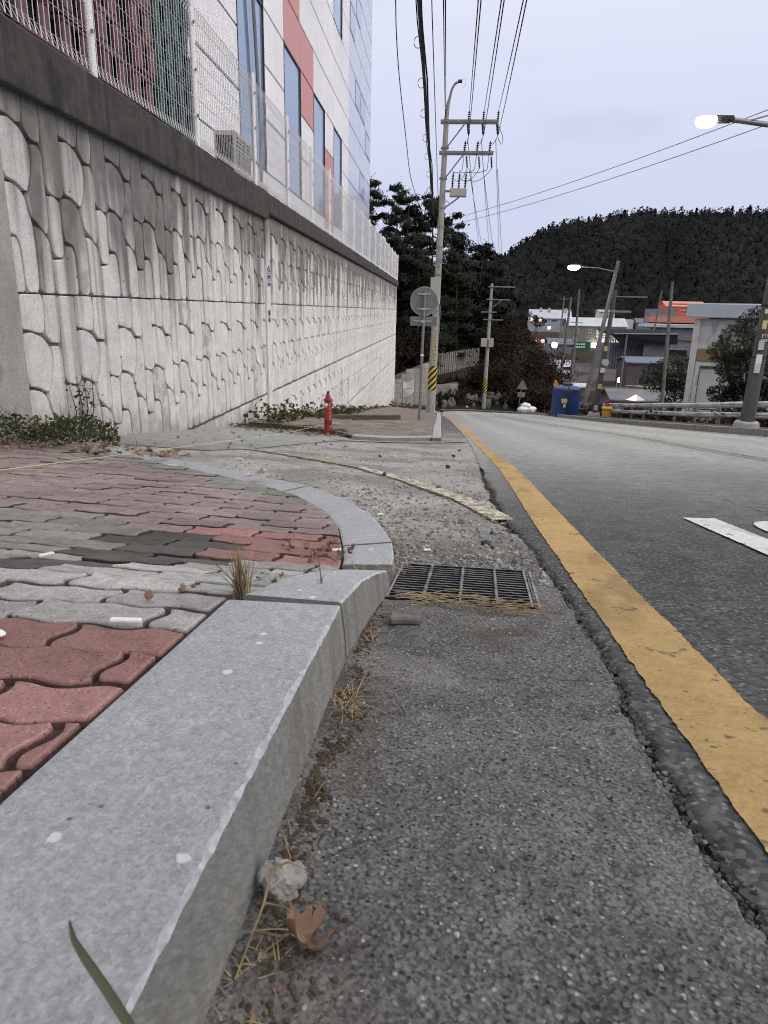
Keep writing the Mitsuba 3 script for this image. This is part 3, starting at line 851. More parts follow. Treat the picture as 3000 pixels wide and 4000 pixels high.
for j in range(-2, 50):
    for i in range(-16, 10):
        cx, cy = -0.24 + (i + 0.5 * (j % 2)) * LX, 1.005 + (j - 5) * WY * 1.0
        x, y = cx * math.cos(rot) - cy * math.sin(rot), cx * math.sin(rot) + cy * math.cos(rot)
        if x < -0.66 * y - 0.35 or y < 0.3: continue
        r = paver_ring(cx, cy)
        r = np.c_[r[:, 0] * math.cos(rot) - r[:, 1] * math.sin(rot), r[:, 0] * math.sin(rot) + r[:, 1] * math.cos(rot)]
        gap = GAP * (0.6 + 1.3 * prng.random())
        pl = Polygon(r).buffer(-gap).intersection(REG.buffer(-0.006))
        if pl.is_empty or pl.geom_type != 'Polygon' or pl.area < 0.0007: continue
        pl = pl.buffer(-0.004).buffer(0.004)
        if pl.is_empty or pl.geom_type != 'Polygon': continue
        near_ = y < 1.5
        rr = resample(np.array(pl.exterior.coords), 64 if near_ else 40)
        b = 0.0035 + 0.0025 * prng.random()
        m = cushion(rr, [(0, -.05), (0, -b), (b * 0.35, -b * 0.3), (b * 1.1, 0)] if near_ else [(0, -.05), (0, -b * .8), (b, 0)])
        q = Polygon(rr).centroid
        sx, sy, dz = prng.normal(0, 0.014), prng.normal(0, 0.018), prng.normal(0, 0.0022) - 0.005 * (y < 1.2)
        v = np.array(m.vertices)
        v[:, 2] += walk(v[:, 0], v[:, 1]) + sx * (v[:, 0] - q.x) + sy * (v[:, 1] - q.y) + dz
        m = T3(v, m.faces)
        # colours as laid: red rows, pale grey, dark, then mauve with red strays and mossy grey along the far kerb
        s = y - 1.40 - 0.85 * (x + 0.75)
        kerb_d = LineString(INN).distance(q)
        ld = np.interp(x, [-1.6, -1.0, -.88, -.62, -.45, -.3], [.80, 1.08, 1.28, 1.74, 1.86, 1.86])
        dm = np.interp(x, [-1.9, -1.2, -.9, -.62, -.60], [2.25, 2.25, 2.10, 2.02, 1.0])
        if y < 1.005 + .114 * (x + .5) - .02: col = 'red'
        elif y < ld: col = 'grey'
        elif y < dm: col = 'dark' if (y < ld + .40 or x > -.95) else 'moss'
        elif x > -0.86 and y < 2.28: col = 'red'
        elif kerb_d < 0.26 and y > 3.0: col = 'moss'
        else: col = 'mauve'
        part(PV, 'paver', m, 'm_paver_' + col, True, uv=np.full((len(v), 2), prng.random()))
        count += 1
print('pavers', count)
part(PV, 'bed', flat_poly(REG, lambda x, y: walk(x, y) - 0.022, 0.1), 'm_soil', True)

# ---------------------------------------------------------------- far pavement beyond the driveway
FR = [(-3.18, 11.4), (-2.0, 11.0), (-1.45, 10.3), (-1.2, 9.6), (-.76, 9.8), (-.12, 11.25)]
XO = np.array([(10.95, .055), (14, .05), (24, .08), (32, .06), (38, -.2), (42, -.9), (45, -2.6), (48, -6)])
def xo(y): return np.interp(y, XO[:, 0], XO[:, 1])
k = thing('pavement', 'brown tiled pavement with a pale kerb beyond the driveway', kind='structure')
P2 = k
ky = np.linspace(11.3, 44, 40)
reg2 = Polygon(FR + [(xo(y) - .155, y) for y in ky] + [(-3.18, 44.5)]).buffer(0)
part(k, 'bed', flat_poly(reg2, lambda x, y: walk2(x, y) - 0.006, 0.4), 'm_paver_tan', True, uv=None)
for a in np.arange(10.95, 44, 1.6):
    y = np.linspace(a, min(a + 1.585, 44), 5)
    kerb(k, np.c_[xo(y) - .15, y], np.c_[xo(y), y], walk2(xo(y), y) + 0.003, 8, cham=0.012, seed=int(a))
fr = np.array([ (-1.2, 9.55), (-.76, 9.76), (-.10, 11.0)])
for i in range(2):
    a, b = fr[i], fr[i + 1]
    I = np.array([a, b]) + [0.02, 0.16]; O = np.array([a, b])
    O, I = O[::-1], I[::-1]
    kerb(k, I, O, walk2(O[:, 0], O[:, 1]) + 0.004, 6, seed=40 + i)
n_ = 0
for j in range(60):
    for i in range(12):
        x0, y0 = -3.1 + i * .262, 9.5 + j * .30
        if n_ >= 285 or y0 > 19.5: continue
        pl = sbox(x0, y0, x0 + .256, y0 + .293).intersection(reg2.buffer(-.012))
        if pl.is_empty or pl.geom_type != 'Polygon' or pl.area < .01: continue
        r = ring_ccw(np.array(pl.exterior.coords)[:-1])
        m = cushion(r, [(0, -.03), (0, -.003), (.004, 0)])
        v = np.array(m.vertices); dz = prng.normal(0, .0025)
        v[:, 2] += walk2(v[:, 0], v[:, 1]) + 0.003 + dz
        part(k, 'paver', T3(v, m.faces), 'm_paver_tan', False, uv=np.full((len(v), 2), prng.random()))
        n_ += 1
# ---------------------------------------------------------------- right-hand verge with its kerb
k = thing('verge', 'narrow earth verge behind a concrete kerb on the far side of the road', kind='structure')
part(k, 'earth', grid(np.linspace(6.62, 9.4, 16), np.linspace(-2, 41, 120), lambda U, V: np.c_[U, V, verge(U, V) - .02 + .05 * (meshkit.fbm(np.stack([U * 3, V * 3, U * 0], -1), 3) - .5) * (U > 6.7) - 0.25 * np.clip(U - 8.8, 0, 9)]), 'm_soil', True)
for a in np.arange(-2, 39.5, 1.0):
    y = np.array([a, a + .985])
    kerb(k, [(6.66, y[1]), (6.66, y[0])], [(6.50, y[1]), (6.50, y[0])], verge(np.full(2, 6.55), y[::-1]), 4, cham=0.015, seed=int(a) + 60)
k = thing('far_kerb', 'low pale kerb round the outside of the bend', kind='structure')
fk = LineString([(6.4, 42.6), (5.5, 49.5), (4.5, 54), (2.9, 57), (1.0, 58.6), (-1, 59.1), (-6, 59.6)])
s = np.linspace(0, fk.length, 19)
pts = np.array([fk.interpolate(t).coords[0] for t in s])
for i in range(18):
    a, b = pts[i], pts[i + 1]
    d = (b - a) / np.linalg.norm(b - a); nrm = np.array([d[1], -d[0]])
    a, b = a + d * .006, b - d * .006
    kerb(k, [a + nrm * .2, b + nrm * .2], [a, b], apron(np.array([a[0], b[0]]), np.array([a[1], b[1]])) + .13, 3, seed=i, name='kerb_stone')
# ---------------------------------------------------------------- retaining wall of cast stone-pattern panels
U0, UW = 6.5655, 0.8155
ST = dict(
    A=[(6.575, 1.56), (6.573, 0.875), (6.641, 0.846), (6.764, 0.822), (6.824, 0.862), (6.821, 1.022), (6.826, 1.222), (6.820, 1.374), (6.822, 1.56)],
    B=[(6.852, 1.56), (6.836, 1.315), (6.924, 1.31), (7.08, 1.277), (7.120, 1.289), (7.150, 1.394), (7.152, 1.508), (7.14, 1.565)],
    C=[(7.188, 1.56), (7.165, 1.362), (7.160, 1.265), (7.228, 1.202), (7.345, 1.19), (7.372, 1.3), (7.372, 1.56)],
    D=[(6.849, 1.26), (6.838, 1.2), (6.835, 1.024), (6.850, 0.880), (6.963, 0.864), (7.036, 0.836), (7.105, 0.805), (7.170, 0.925), (7.200, 1.057), (7.179, 1.161), (7.091, 1.235), (6.963, 1.275)],
    E=[(7.24, 1.154), (7.236, 1.044), (7.172, 0.865), (7.115, 0.765), (7.143, 0.639), (7.24, 0.587), (7.335, 0.522), (7.368, 0.60), (7.370, 0.803), (7.369, 1.107), (7.325, 1.159)],
    F=[(6.580, 0.806), (6.573, 0.71), (6.573, 0.51), (6.585, 0.393), (6.645, 0.366), (6.733, 0.369), (6.752, 0.487), (6.742, 0.584), (6.752, 0.731), (6.740, 0.790), (6.655, 0.822)],
    G=[(6.81, 0.82), (6.783, 0.734), (6.778, 0.612), (6.796, 0.503), (6.909, 0.483), (6.955, 0.416), (6.968, 0.245), (6.972, 0.079), (7.125, 0.079), (7.139, 0.2), (7.142, 0.387), (7.130, 0.588), (7.085, 0.669), (7.065, 0.76), (6.992, 0.815), (6.898, 0.836)],
    H=[(6.574, 0.325), (6.573, 0.228), (6.578, 0.075), (6.933, 0.078), (6.936, 0.201), (6.920, 0.415), (6.880, 0.459), (6.805, 0.449), (6.775, 0.405), (6.735, 0.343)],
    I=[(7.165, 0.56), (7.176, 0.476), (7.182, 0.3), (7.173, 0.111), (7.20, 0.078), (7.366, 0.078), (7.368, 0.354), (7.345, 0.475), (7.25, 0.545)])
RND = {}
for nme, p in ST.items():
    pl = Polygon(p).buffer(0.0065)
    pl = pl.buffer(-0.020).buffer(0.020, quad_segs=5)
    RND[nme] = np.array(pl.exterior.coords)[:-1]
WX, DEEP = -3.2, 0.034
wrng = np.random.default_rng(3)
def wall_base(y): return apron(-3.2, y) - 0.12
k = thing('retaining_wall', 'tall pale retaining wall of stone-patterned concrete panels with a dark stained coping', 'wall')
W = k
def stone(nme, y0, r, lod):
    ring = RND[nme].copy()
    if r >= 1:
        low = ring[:, 1] < 0.2
        ring[low, 1] -= 0.085
    ring = resample(ring, 36 if lod else 18)
    ring = ring_ccw(ring - [U0, 0])
    zoff = 0 if r == 0 else -1.51 - 1.62 * (r - 1) - 0.0
    h = DEEP * (0.95 + .15 * wrng.random())
    lv = [(0, 0), (0.001, h * .84), (0.0025, h * .96), (0.006, h)] if lod else [(0, 0), (0.001, h * .9), (0.005, h)]
    m = cushion(ring, lv)
    v = np.array(m.vertices)
    tilt = wrng.normal(0, .002)
    return T3(np.c_[WX - DEEP + v[:, 2] + tilt * (v[:, 0] - .4) * (v[:, 2] > 0), y0 + v[:, 0], v[:, 1] + zoff], m.faces)
todo = []
for i in range(-2, 53):
    y0 = U0 + i * UW
    if y0 > 12.8: y0 -= 0.075
    if y0 + UW > 49: continue
    for r in range(5):
        for nme in ST:
            c = RND[nme].mean(0)
            z = c[1] + (0 if r == 0 else -1.51 - 1.62 * (r - 1))
            yc = y0 + c[0] - U0
            if y0 + RND[nme][:, 0].max() - U0 < 5.19 or z < wall_base(yc) - .35: continue
            todo.append(((yc), nme, y0, r))
todo.sort(key=lambda t: t[0])
for t in todo[:300]:
    m = stone(t[1], t[2], t[3], t[0] < 14)
    if t[0] < 5.75:
        m = trimesh.intersections.slice_mesh_plane(m, [0, 1, 0], [0, 5.145, 0])
        if len(m.faces) == 0: continue
    if 12.2 < t[2] < 12.6:
        m = trimesh.intersections.slice_mesh_plane(m, [0, -1, 0], [0, 12.728, 0])
        if len(m.faces) == 0: continue
    part(W, 'stone', m, 'm_wall', True, uv=np.full((len(m.vertices), 2), wrng.random()))
rest, tone = [], []
for t in todo[300:]:
    m = stone(t[1], t[2], t[3], False); rest.append(m); tone += [wrng.random()] * len(m.vertices)
part(W, 'stone_courses', cat(rest), 'm_wall', True, uv=np.c_[tone, tone], kind='stuff')
gy = np.linspace(5.05, 48.8, 60)
back = grid(np.array([1.7, 0.06, -1.5, -3.0, -9.5]), gy, lambda U, V: np.c_[0 * U + WX - DEEP, V, U])
end = bx(-4.2, WX - DEEP - .003, 48.5, 48.8, -9, 1.47)
part(W, 'backing', cat([back, end]), 'm_joint')
# horizontal joint ledges between the courses
part(W, 'course_joint', bx(WX - DEEP - .02, WX - .011, 5.15, 48.8, 0.030, 0.052), 'm_joint')
for z in (-1.545, -3.165, -4.785):
    part(W, 'course_joint', bx(WX - DEEP - .02, WX - .013, 5.15 if z > -1.6 else 13, 48.8, z, z + .022), 'm_joint')
def coping(y0, y1, z0, z1, n):
    prof = [(-3.75, z0), (-3.105, z0), (-3.095, z0 + .02), (-3.10, z1 - .02), (-3.12, z1), (-3.75, z1 + .01)]
    ys_ = np.linspace(y0, y1, n)
    v = np.array([[(x + .010 * (meshkit.noise(np.array([x * 9, y * 3, z * 9])) - .5), y, z + .012 * (meshkit.noise(np.array([x * 3, y * 2, z * 9 + 7])) - .5)) for x, z in prof] for y in ys_])
    m = len(prof)
    i, j = np.meshgrid(np.arange(n - 1), np.arange(m), indexing='ij')
    q = np.stack([i * m + j, i * m + (j + 1) % m, (i + 1) * m + (j + 1) % m, (i + 1) * m + j], -1).reshape(-1, 4)
    f = np.vstack([q[:, [0, 1, 2]], q[:, [0, 2, 3]], [[0, 2, 1], [0, 3, 2], [0, 4, 3], [0, 5, 4]], np.array([[0, 1, 2], [0, 2, 3], [0, 3, 4], [0, 4, 5]]) + (n - 1) * m])
    return T3(v.reshape(-1, 3), f)
part(W, 'coping', coping(4.2, 12.74, 1.47, 1.90, 80), 'm_coping', 30, label='dark stained near length of coping')
part(W, 'coping', coping(12.745, 48.85, 1.58, 1.905, 120), 'm_coping', 30)
part(W, 'pilaster', rbx(-3.3, -3.165, 12.74, 13.0, -3.5, 1.575, .012), 'm_wall', uv=np.full((24, 2), .55), label='plain vertical strip between two lengths of wall')
part(W, 'end_strip', rbx(-3.35, -3.165, 4.98, 5.15, -2, 1.468, .012), 'm_wall')
single('concrete_pillar', rbx(-3.6, -3.02, 3.6, 4.93, -1.4, 1.465, .02), 'm_concrete', 'smooth grey concrete pillar at the left end of the patterned wall', 'pillar')
# house-number plate and yellow notice on the pilaster
pz = 0.62
PX = -3.163
k = thing('address_plate', 'dark blue house-number plate with a pointed top reading 42-35, on the wall strip', 'sign')
def plate(ring, x, d):
    m = cushion(ring, [(0, 0), (0, d)])
    v = np.array(m.vertices)
    return T3(np.c_[x + v[:, 2], v[:, 0], v[:, 1]], m.faces)
part(k, 'rim', plate(np.array([(12.755, .36), (12.985, .36), (12.985, .66), (12.87, .75), (12.755, .66)]), PX, .006), 'm_white')
part(k, 'face', plate(np.array([(12.765, .375), (12.975, .375), (12.975, .655), (12.87, .735), (12.765, .655)]), PX + .006, .003), 'm_navy')
part(k, 'number', text('42-35', .085, .002, (PX + .0095, 12.772, .42), (0, 1, 0), (0, 0, 1)).apply_transform(np.diag([1, 1, 1, 1])), 'm_white')
part(k, 'street_name', cat([bx(PX + .009, PX + .0105, 12.785 + a, 12.785 + a + w_, z, z + .018) for z, ws in ((.60, ((.0, .03), (.04, .05), (.10, .03), (.14, .03))), (.56, ((.0, .17),)), (.64, ((.03, .05), (.09, .04)))) for a, w_ in ws]), 'm_white')
k = thing('notice', 'small yellow notice with black print below the house-number plate', 'notice')
part(k, 'sheet', bx(PX, PX + .003, 12.79, 12.95, -.27, -.04), 'm_sticker')
part(k, 'print', cat([bx(PX + .003, PX + .0045, 12.80, 12.94, -.14, -.05), bx(PX + .003, PX + .0045, 12.805, 12.86, -.255, -.175), bx(PX + .003, PX + .0045, 12.875, 12.935, -.25, -.19)]), 'm_frame_dark')

# ---------------------------------------------------------------- white mesh fence on the coping
k = thing('mesh_fence', 'white welded mesh fence with tubular posts along the top of the wall', 'fence')
posts = [4.06, 6.71, 9.40, 12.20, 14.70, 17.30, 19.9] + [19.9 + 2.62 * i for i in range(1, 12)]
FX, fz0, fz1 = -3.18, 1.90, 3.50
for y in posts:
    part(k, 'post', lathe([(0, 0), (.034, 0), (.034, 1.63), (.030, 1.655), (0.0, 1.668)], (FX, y, fz0), 12), 'm_fence_white', 40)
    part(k, 'bracket', cat([bx(FX + .03, FX + .05, y - .052, y - .034, fz0 + h, fz0 + h + .03) for h in (.35, .85, 1.35)]), 'm_galv')
def wire(p, q, r=0.0040):
    p, q = np.asarray(p, float), np.asarray(q, float)
    d = (q - p) / np.linalg.norm(q - p)
    ref = np.array([0, 0, 1.0]) if abs(d[2]) < .9 else np.array([0, 1.0, 0])
    a = np.cross(d, ref); a /= np.linalg.norm(a); b = np.cross(a, d)
    o = [a * r, -a * r * .5 + b * r * .87, -a * r * .5 - b * r * .87]
    v = [p + x for x in o] + [q + x for x in o]
    return v, [[0, 1, 4, 3], [1, 2, 5, 4], [2, 0, 3, 5]]
def wires(segs, r=0.0040):
    V, Fq, n = [], [], 0
    for p, q in segs:
        v, f = wire(p, q, r); V += v; Fq += [[x + n for x in g] for g in f]; n += 6
    return T3(V, Fq)
for a, b in zip(posts[:-1], posts[1:]):
    segs = []
    ys_ = np.arange(a + .06, b - .03, .078)
    x0 = FX - .02
    zt, zq = fz1 - .04, fz0 + .05
    for y in ys_:
        segs.append(((x0, y, zq + .10), (x0, y, zt - .10)))
        for s_ in (-1, 1):      # the bent V ends, top and bottom
            segs.append(((x0, y, zq + .10), (x0 + .035, y + s_ * .039, zq)))
            segs.append(((x0, y, zt - .10), (x0 + .035, y + s_ * .039, zt)))
    for z in np.linspace(zq + .10, zt - .10, 7):
        segs.append(((x0 + .004, a + .03, z), (x0 + .004, b - .03, z)))
    for z in (zq, zt):
        segs.append(((x0 + .036, a + .03, z), (x0 + .036, b - .03, z)))
    part(k, 'mesh_panel', wires(segs), 'm_fence_white')

# ---------------------------------------------------------------- clad building behind the fence
k = thing('clad_building', 'tall building clad in white and salmon panels with blue window strips, behind the fence', 'building')
BX, rows0, RH, CW = -6.2, 2.81, 1.613, 3.0
cols = [13.2, 16.2, 19.25, 22.22, 25.28, 28.30, 31.33, 34.32, 37.28, 40.18, 43.1, 46.15, 48.9, 51.8, 55.0, 58.8]
part(k, 'core', bx(-30, BX - .045, 2, 58.77, 1.5, 34), 'm_frame_dark')
def colour(c, r):
    z = rows0 + r * RH                       # lower edge of the row
    if c == 3: return 'glass' if 1 <= r <= 14 else 'white'
    if c == 5: return 'red' if 4 <= r <= 9 else ('glass' if 1 <= r < 4 else 'white')
    if c == 6: return 'red' if r in (3, 4) else 'white'
    if c == 7: return 'glass' if 1 <= r <= 3 else 'white'
    if c == 8: return 'red' if r in (0, 1, 2) else 'white'
    if c == 9: return 'glass' if 1 <= r <= 3 or r in (7, 8) else 'white'
    if c == 10: return 'white'
    if c == 11: return 'glass' if r in (8, 9) and False else 'pale'
    if c >= 12: return 'pale'
    return 'white'
prn = np.random.default_rng(8)
for c in range(len(cols) - 1):
    y0, y1 = cols[c], cols[c + 1]
    r = -1
    while r < 19:
        col = colour(c, r)
        r1 = r + 1
        if col == 'glass':
            while r1 < 19 and colour(c, r1) == 'glass' and r1 - r < 3: r1 += 1
        z0, z1 = rows0 + r * RH, rows0 + r1 * RH
        g = .030
        if col == 'glass':
            kk = part(k, 'window', cat([bx(BX - .04, BX + .012, y0 + .012, y0 + .05, z0, z1), bx(BX - .04, BX + .03, y1 - .065, y1 - .012, z0, z1), bx(BX - .04, BX + .02, y0 + .05, y1 - .065, z1 - .06, z1 - .012), bx(BX - .04, BX + .012, y0 + .05, y1 - .065, z0, z0 + .04)]), 'm_frame_dark')
            part(kk, 'pane', bx(BX - .04, BX - .03, y0 + .05, y1 - .065, z0 + .04, z1 - .06), 'm_glass_blue')
        else:
            m = rbx(BX - .045, BX, y0 + g / 2, y1 - g / 2, z0 + g, z1 - g, .006) if c < 10 else bx(BX - .045, BX, y0 + g / 2, y1 - g / 2, z0 + g, z1 - g)
            part(k, 'panel', m, {'white': 'm_panel_white', 'red': 'm_panel_red', 'pale': 'm_panel_pale'}[col], uv=np.full((len(m.vertices), 2), prn.random()))
        r = r1
for c, r in ((12, 6), (13, 6), (11, 8), (12, 9), (14, 5), (13, 3)):
    z0 = rows0 + r * RH
    kk = part(k, 'window', bx(BX - .02, BX + .012, cols[c] + .3, cols[c + 1] - .3, z0 + .1, z0 + RH - .1), 'm_frame_dark')
    part(kk, 'pane', bx(BX - .01, BX + .016, cols[c] + .38, cols[c + 1] - .38, z0 + .17, z0 + RH - .17), 'm_glass_blue')
part(k, 'downpipe', tube([(BX + .10, 24.1, 2), (BX + .10, 24.25, 5.5), (BX + .10, 23.6, 9.5), (BX + .10, 22.9, 17)], .055, 8), 'm_galv', 40)
# air conditioners between fence and building
def ac(y0, y1, z0, z1, x0, x1, lab):
    k = thing('air_conditioner', lab, 'air conditioner')
    part(k, 'case', rbx(x0, x1, y0, y1, z0, z1, .015), 'm_ac')
    part(k, 'grille', cat([bx(x1, x1 + .012, y0 + .06, y1 - .06, z, z + .035) for z in np.arange(z0 + .08, z1 - .08, .085)] + [bx(x1, x1 + .02, y, y + .02, z0 + .06, z1 - .06) for y in np.linspace(y0 + .05, y1 - .07, 4)]), 'm_ac')
    part(k, 'coil', bx(x1, x1 + .003, y0 + .06, y1 - .06, z0 + .07, z1 - .07), 'm_black')
    part(k, 'side_grille', cat([bx(x0 + .06, x1 - .05, y0 - .004, y0, z0 + .1, z1 - .1)]), 'm_black')
    part(k, 'foot', bx(x0, x1, y0 + .05, y0 + .12, 1.72, z0), 'm_galv')
    part(k, 'foot', bx(x0, x1, y1 - .12, y1 - .05, 1.72, z0), 'm_galv')
ac(17.1, 18.4, 2.3, 3.85, -5.4, -4.9, 'tall outdoor air conditioner unit behind the fence, nearer the stacked crates')
ac(19.0, 20.3, 2.2, 3.2, -5.4, -4.95, 'rusty outdoor air conditioner unit behind the fence, next to the blue window strip')
# stacks of crates
def crate(x0, y0, z0, col, lab, group, h=.40, l=.62, w=.46):
    k = thing('plastic_crate', lab, 'crate', group)
    x1, y1, z1 = x0 + w, y0 + l, z0 + h - .012
    t = .03
    fr = [rbx(x0, x1, y0, y1, z1 - .05, z1, .012), rbx(x0 + .01, x1 - .01, y0 + .01, y1 - .01, z0, z0 + .05, .012)]
    for y in (y0 + .01, y1 - .20):
        fr.append(rbx(x1 - .07, x1 - .006, y, y + .19, z0 + .04, z1 - .04, .02))
    for x in (x0 + .02, x0 + w * .45, x1 - .09):
        fr.append(bx(x, x + .07, y0 + .008, y0 + .04, z0 + .04, z1 - .04))
    part(k, 'frame', cat(fr), col, 30)
    part(k, 'shade_block', bx(x0 + .05, x1 - .09, y0 + .05, y1 - .03, z0 + .05, z1 - .05), 'm_black')  # solid black block put in for the shade within the crate
crng = np.random.default_rng(4)
NTH = ['first', 'second', 'third', 'fourth', 'fifth', 'sixth', 'seventh', 'eighth', 'ninth', 'tenth', 'eleventh', 'twelfth', 'thirteenth', 'fourteenth']
for c, y in enumerate([5.55, 6.40, 7.25, 8.1, 8.95, 9.8]):
    for r in range(9 if c else 8):
        crate(-4.55 + crng.normal(0, .04), y + crng.normal(0, .02), 1.73 + r * .40, 'm_crate_red', f'dull red plastic crate, {NTH[r]} from the bottom in the {NTH[c]} red stack from the left', 'red crates stacked behind the fence')
for c, y in enumerate([10.75, 11.55]):
    for r in range(10):
        crate(-4.6 + crng.normal(0, .02), y + crng.normal(0, .015), 1.73 + r * .40, 'm_crate_green', f'teal green plastic crate, {NTH[r]} from the bottom in the {NTH[c]} green stack from the left', 'green crates stacked behind the fence')
# ---------------------------------------------------------------- drain grate
def gl(m):
    """from grate coordinates to the place"""
    v = np.array(m.vertices)
    x = GC[0] + v[:, 0] * math.cos(GA) - v[:, 1] * math.sin(GA)
    y = GC[1] + v[:, 0] * math.sin(GA) + v[:, 1] * math.cos(GA)
    return T3(np.c_[x, y, v[:, 2] + apron(x, y)], m.faces)
k = thing('drain_grate', 'galvanised steel drain grate in the gutter beside the kerb end', 'drain grate')
fw = .006
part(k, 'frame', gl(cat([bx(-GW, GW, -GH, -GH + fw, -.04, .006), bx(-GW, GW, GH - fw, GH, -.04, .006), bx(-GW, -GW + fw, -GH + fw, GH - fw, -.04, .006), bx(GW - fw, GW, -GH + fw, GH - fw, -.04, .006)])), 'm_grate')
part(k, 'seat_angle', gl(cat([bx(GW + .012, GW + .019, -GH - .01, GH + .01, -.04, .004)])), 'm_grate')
for y in np.linspace(-GH, GH, 16)[1:-1]:
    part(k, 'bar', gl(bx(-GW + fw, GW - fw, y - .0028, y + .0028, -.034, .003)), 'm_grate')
for x in (-.097, 0.0, .097):
    t = np.linspace(0, 1, 60)
    tw = [tube(np.c_[x + .0032 * np.cos(t * 60 + a), -GH + fw + t * (2 * GH - 2 * fw), .004 + .0032 * np.sin(t * 60 + a)], .0034, 5) for a in (0, PI)]
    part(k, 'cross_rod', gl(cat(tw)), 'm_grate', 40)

# ---------------------------------------------------------------- red hydrant
hx, hy = -1.69, 10.45
hz = float(apron(hx, hy)) + .0
k = thing('fire_hydrant', 'red pillar fire hydrant with a silver outlet cap among weeds by the wall', 'fire hydrant')
part(k, 'base_flange', lathe([(0, -.05), (.082, -.05), (.082, .07), (.074, .085), (.064, .09), (.064, .10), (0, .10)], (hx, hy, hz), 24), 'm_hydrant_red', 30)
part(k, 'body', lathe([(.058, .09), (.058, .355), (.062, .36), (.062, .375), (.060, .38), (.060, .40), (.058, .405), (.058, .52), (.074, .525), (.074, .540), (0, .541)], (hx, hy, hz), 28), 'm_hydrant_red', 30)
part(k, 'bonnet', lathe([(.072, .541), (.05, .552), (.038, .575), (.030, .61), (.020, .625), (0, .625)], (hx, hy, hz), 24), 'm_hydrant_red', 30)
part(k, 'operating_nut', lathe([(.017, .625), (.017, .658), (.013, .662), (0, .662)], (hx, hy, hz), 6), 'm_black')
dn = np.array([-.42, -.9, 0]); dn /= np.linalg.norm(dn)
oc = np.array([hx, hy, hz + .455]) + dn * .05
def along(profile, at, d, sides=20):
    m = trimesh.creation.revolve(np.array(profile, float), sections=sides)
    M = trimesh.geometry.align_vectors([0, 0, 1], d); M[:3, 3] = at
    m.apply_transform(M)
    if m.volume < 0: m.invert()
    return m
part(k, 'outlet_cap', along([(0, 0), (.038, 0), (.038, .022), (.034, .028), (.030, .03), (.022, .044), (.010, .048), (.010, .062), (0, .062)], oc, dn), 'm_silver', 30)
d2 = np.array([.97, -.2, 0]); d2 /= np.linalg.norm(d2)
part(k, 'outlet', along([(0, 0), (.028, 0), (.028, .02), (.02, .026), (0, .026)], np.array([hx, hy, hz + .46]) + d2 * .05, d2), 'm_hydrant_red', 30)
part(k, 'chain', tube([(hx - .072, hy - .02, hz + .53), (hx - .098, hy - .03, hz + .50), (hx - .10, hy - .06, hz + .45), (hx - .06, hy - .10, hz + .44)], .004, 5), 'm_black')
for z_, w_ in ((.47, .02), (.44, .014), (.40, .012), (.33, .01), (.28, .012), (.24, .010), (.12, .012)):
    a = math.radians(-52)
    part(k, 'lettering', turn(bx(.0595, .0625, -w_ / 2, w_ / 2, z_, z_ + .022), -52).apply_translation([hx, hy, hz]), 'm_offwhite')

# ---------------------------------------------------------------- sign seen from behind
k = thing('road_sign', 'back of a round grey road sign over a small plate on a tilted steel pole', 'road sign')
b0, b1 = np.array([-.555, 19.6, float(walk2(-.555, 19.6)) - .05]), np.array([-.522, 19.6, .55])
part(k, 'pole', tube([b0, b1], .038, 12), 'm_steel', 40)
part(k, 'sticker', tube([b0 + (b1 - b0) * .512, b0 + (b1 - b0) * .528], .040, 12, False), 'm_white')
def disc(c, r, t, n=40):
    m = trimesh.creation.cylinder(radius=r, height=t, sections=n)
    m.apply_transform(trimesh.transformations.rotation_matrix(PI / 2, [1, 0, 0])); m.apply_translation(c); return m
part(k, 'disc', disc((-.535, 19.66, .255), .375, .006), 'm_sign_back', 30)
part(k, 'rim', tube([(-.535 + .375 * math.cos(a), 19.657, .255 + .375 * math.sin(a)) for a in np.linspace(0, 2 * PI, 49)], .007, 6, False), 'm_silver', True)
part(k, 'plate', rbx(-.905, -.165, 19.655, 19.667, -.395, -.145, .004), 'm_sign_back')
for z in (.45, .065):
    part(k, 'bracket', cat([bx(-.71, -.36, 19.632, 19.652, z - .016, z + .016), bx(-.59, -.47, 19.553, 19.563, z - .03, z + .015)]), 'm_silver')
part(k, 'bracket', cat([bx(-.78, -.30, 19.632, 19.652, -.275, -.25), bx(-.60, -.48, 19.553, 19.563, -.30, -.24)]), 'm_silver')

# ---------------------------------------------------------------- main utility pole
def stripes(p0, p1, r, z0, z1, n, parent):
    """slanted black and yellow bands wrapped round a pole"""
    nseg = 24
    part(parent, 'warning_band', tube([p0 + (p1 - p0) * ((z0 - p0[2]) / (p1[2] - p0[2])), p0 + (p1 - p0) * ((z1 - p0[2]) / (p1[2] - p0[2]))], r + .004, nseg, False), 'm_black', True, label='black and yellow slanted warning stripes')
    V, Q = [], []
    H = z1 - z0
    for kx in range(-n, n + 1):
        for s_ in range(nseg):
            a0, a1 = 2 * PI * s_ / nseg, 2 * PI * (s_ + 1) / nseg
            q = []
            for a, dz in ((a0, 0), (a1, 0), (a1, H / n / 2), (a0, H / n / 2)):
                sl = H * .55 * abs((a / PI) - 1)
                z = min(max(z0 + kx * H / n + sl + dz, z0), z1)
                c = p0 + (p1 - p0) * ((z - p0[2]) / (p1[2] - p0[2]))
                q.append((c[0] + (r + .007) * math.cos(a), c[1] + (r + .007) * math.sin(a), z))
            if abs(q[0][2] - q[3][2]) + abs(q[1][2] - q[2][2]) < 1e-6: continue
            V += q; Q.append([len(V) - 4, len(V) - 3, len(V) - 2, len(V) - 1])
    part(parent, 'warning_stripe', T3(V, Q), 'm_yellow')
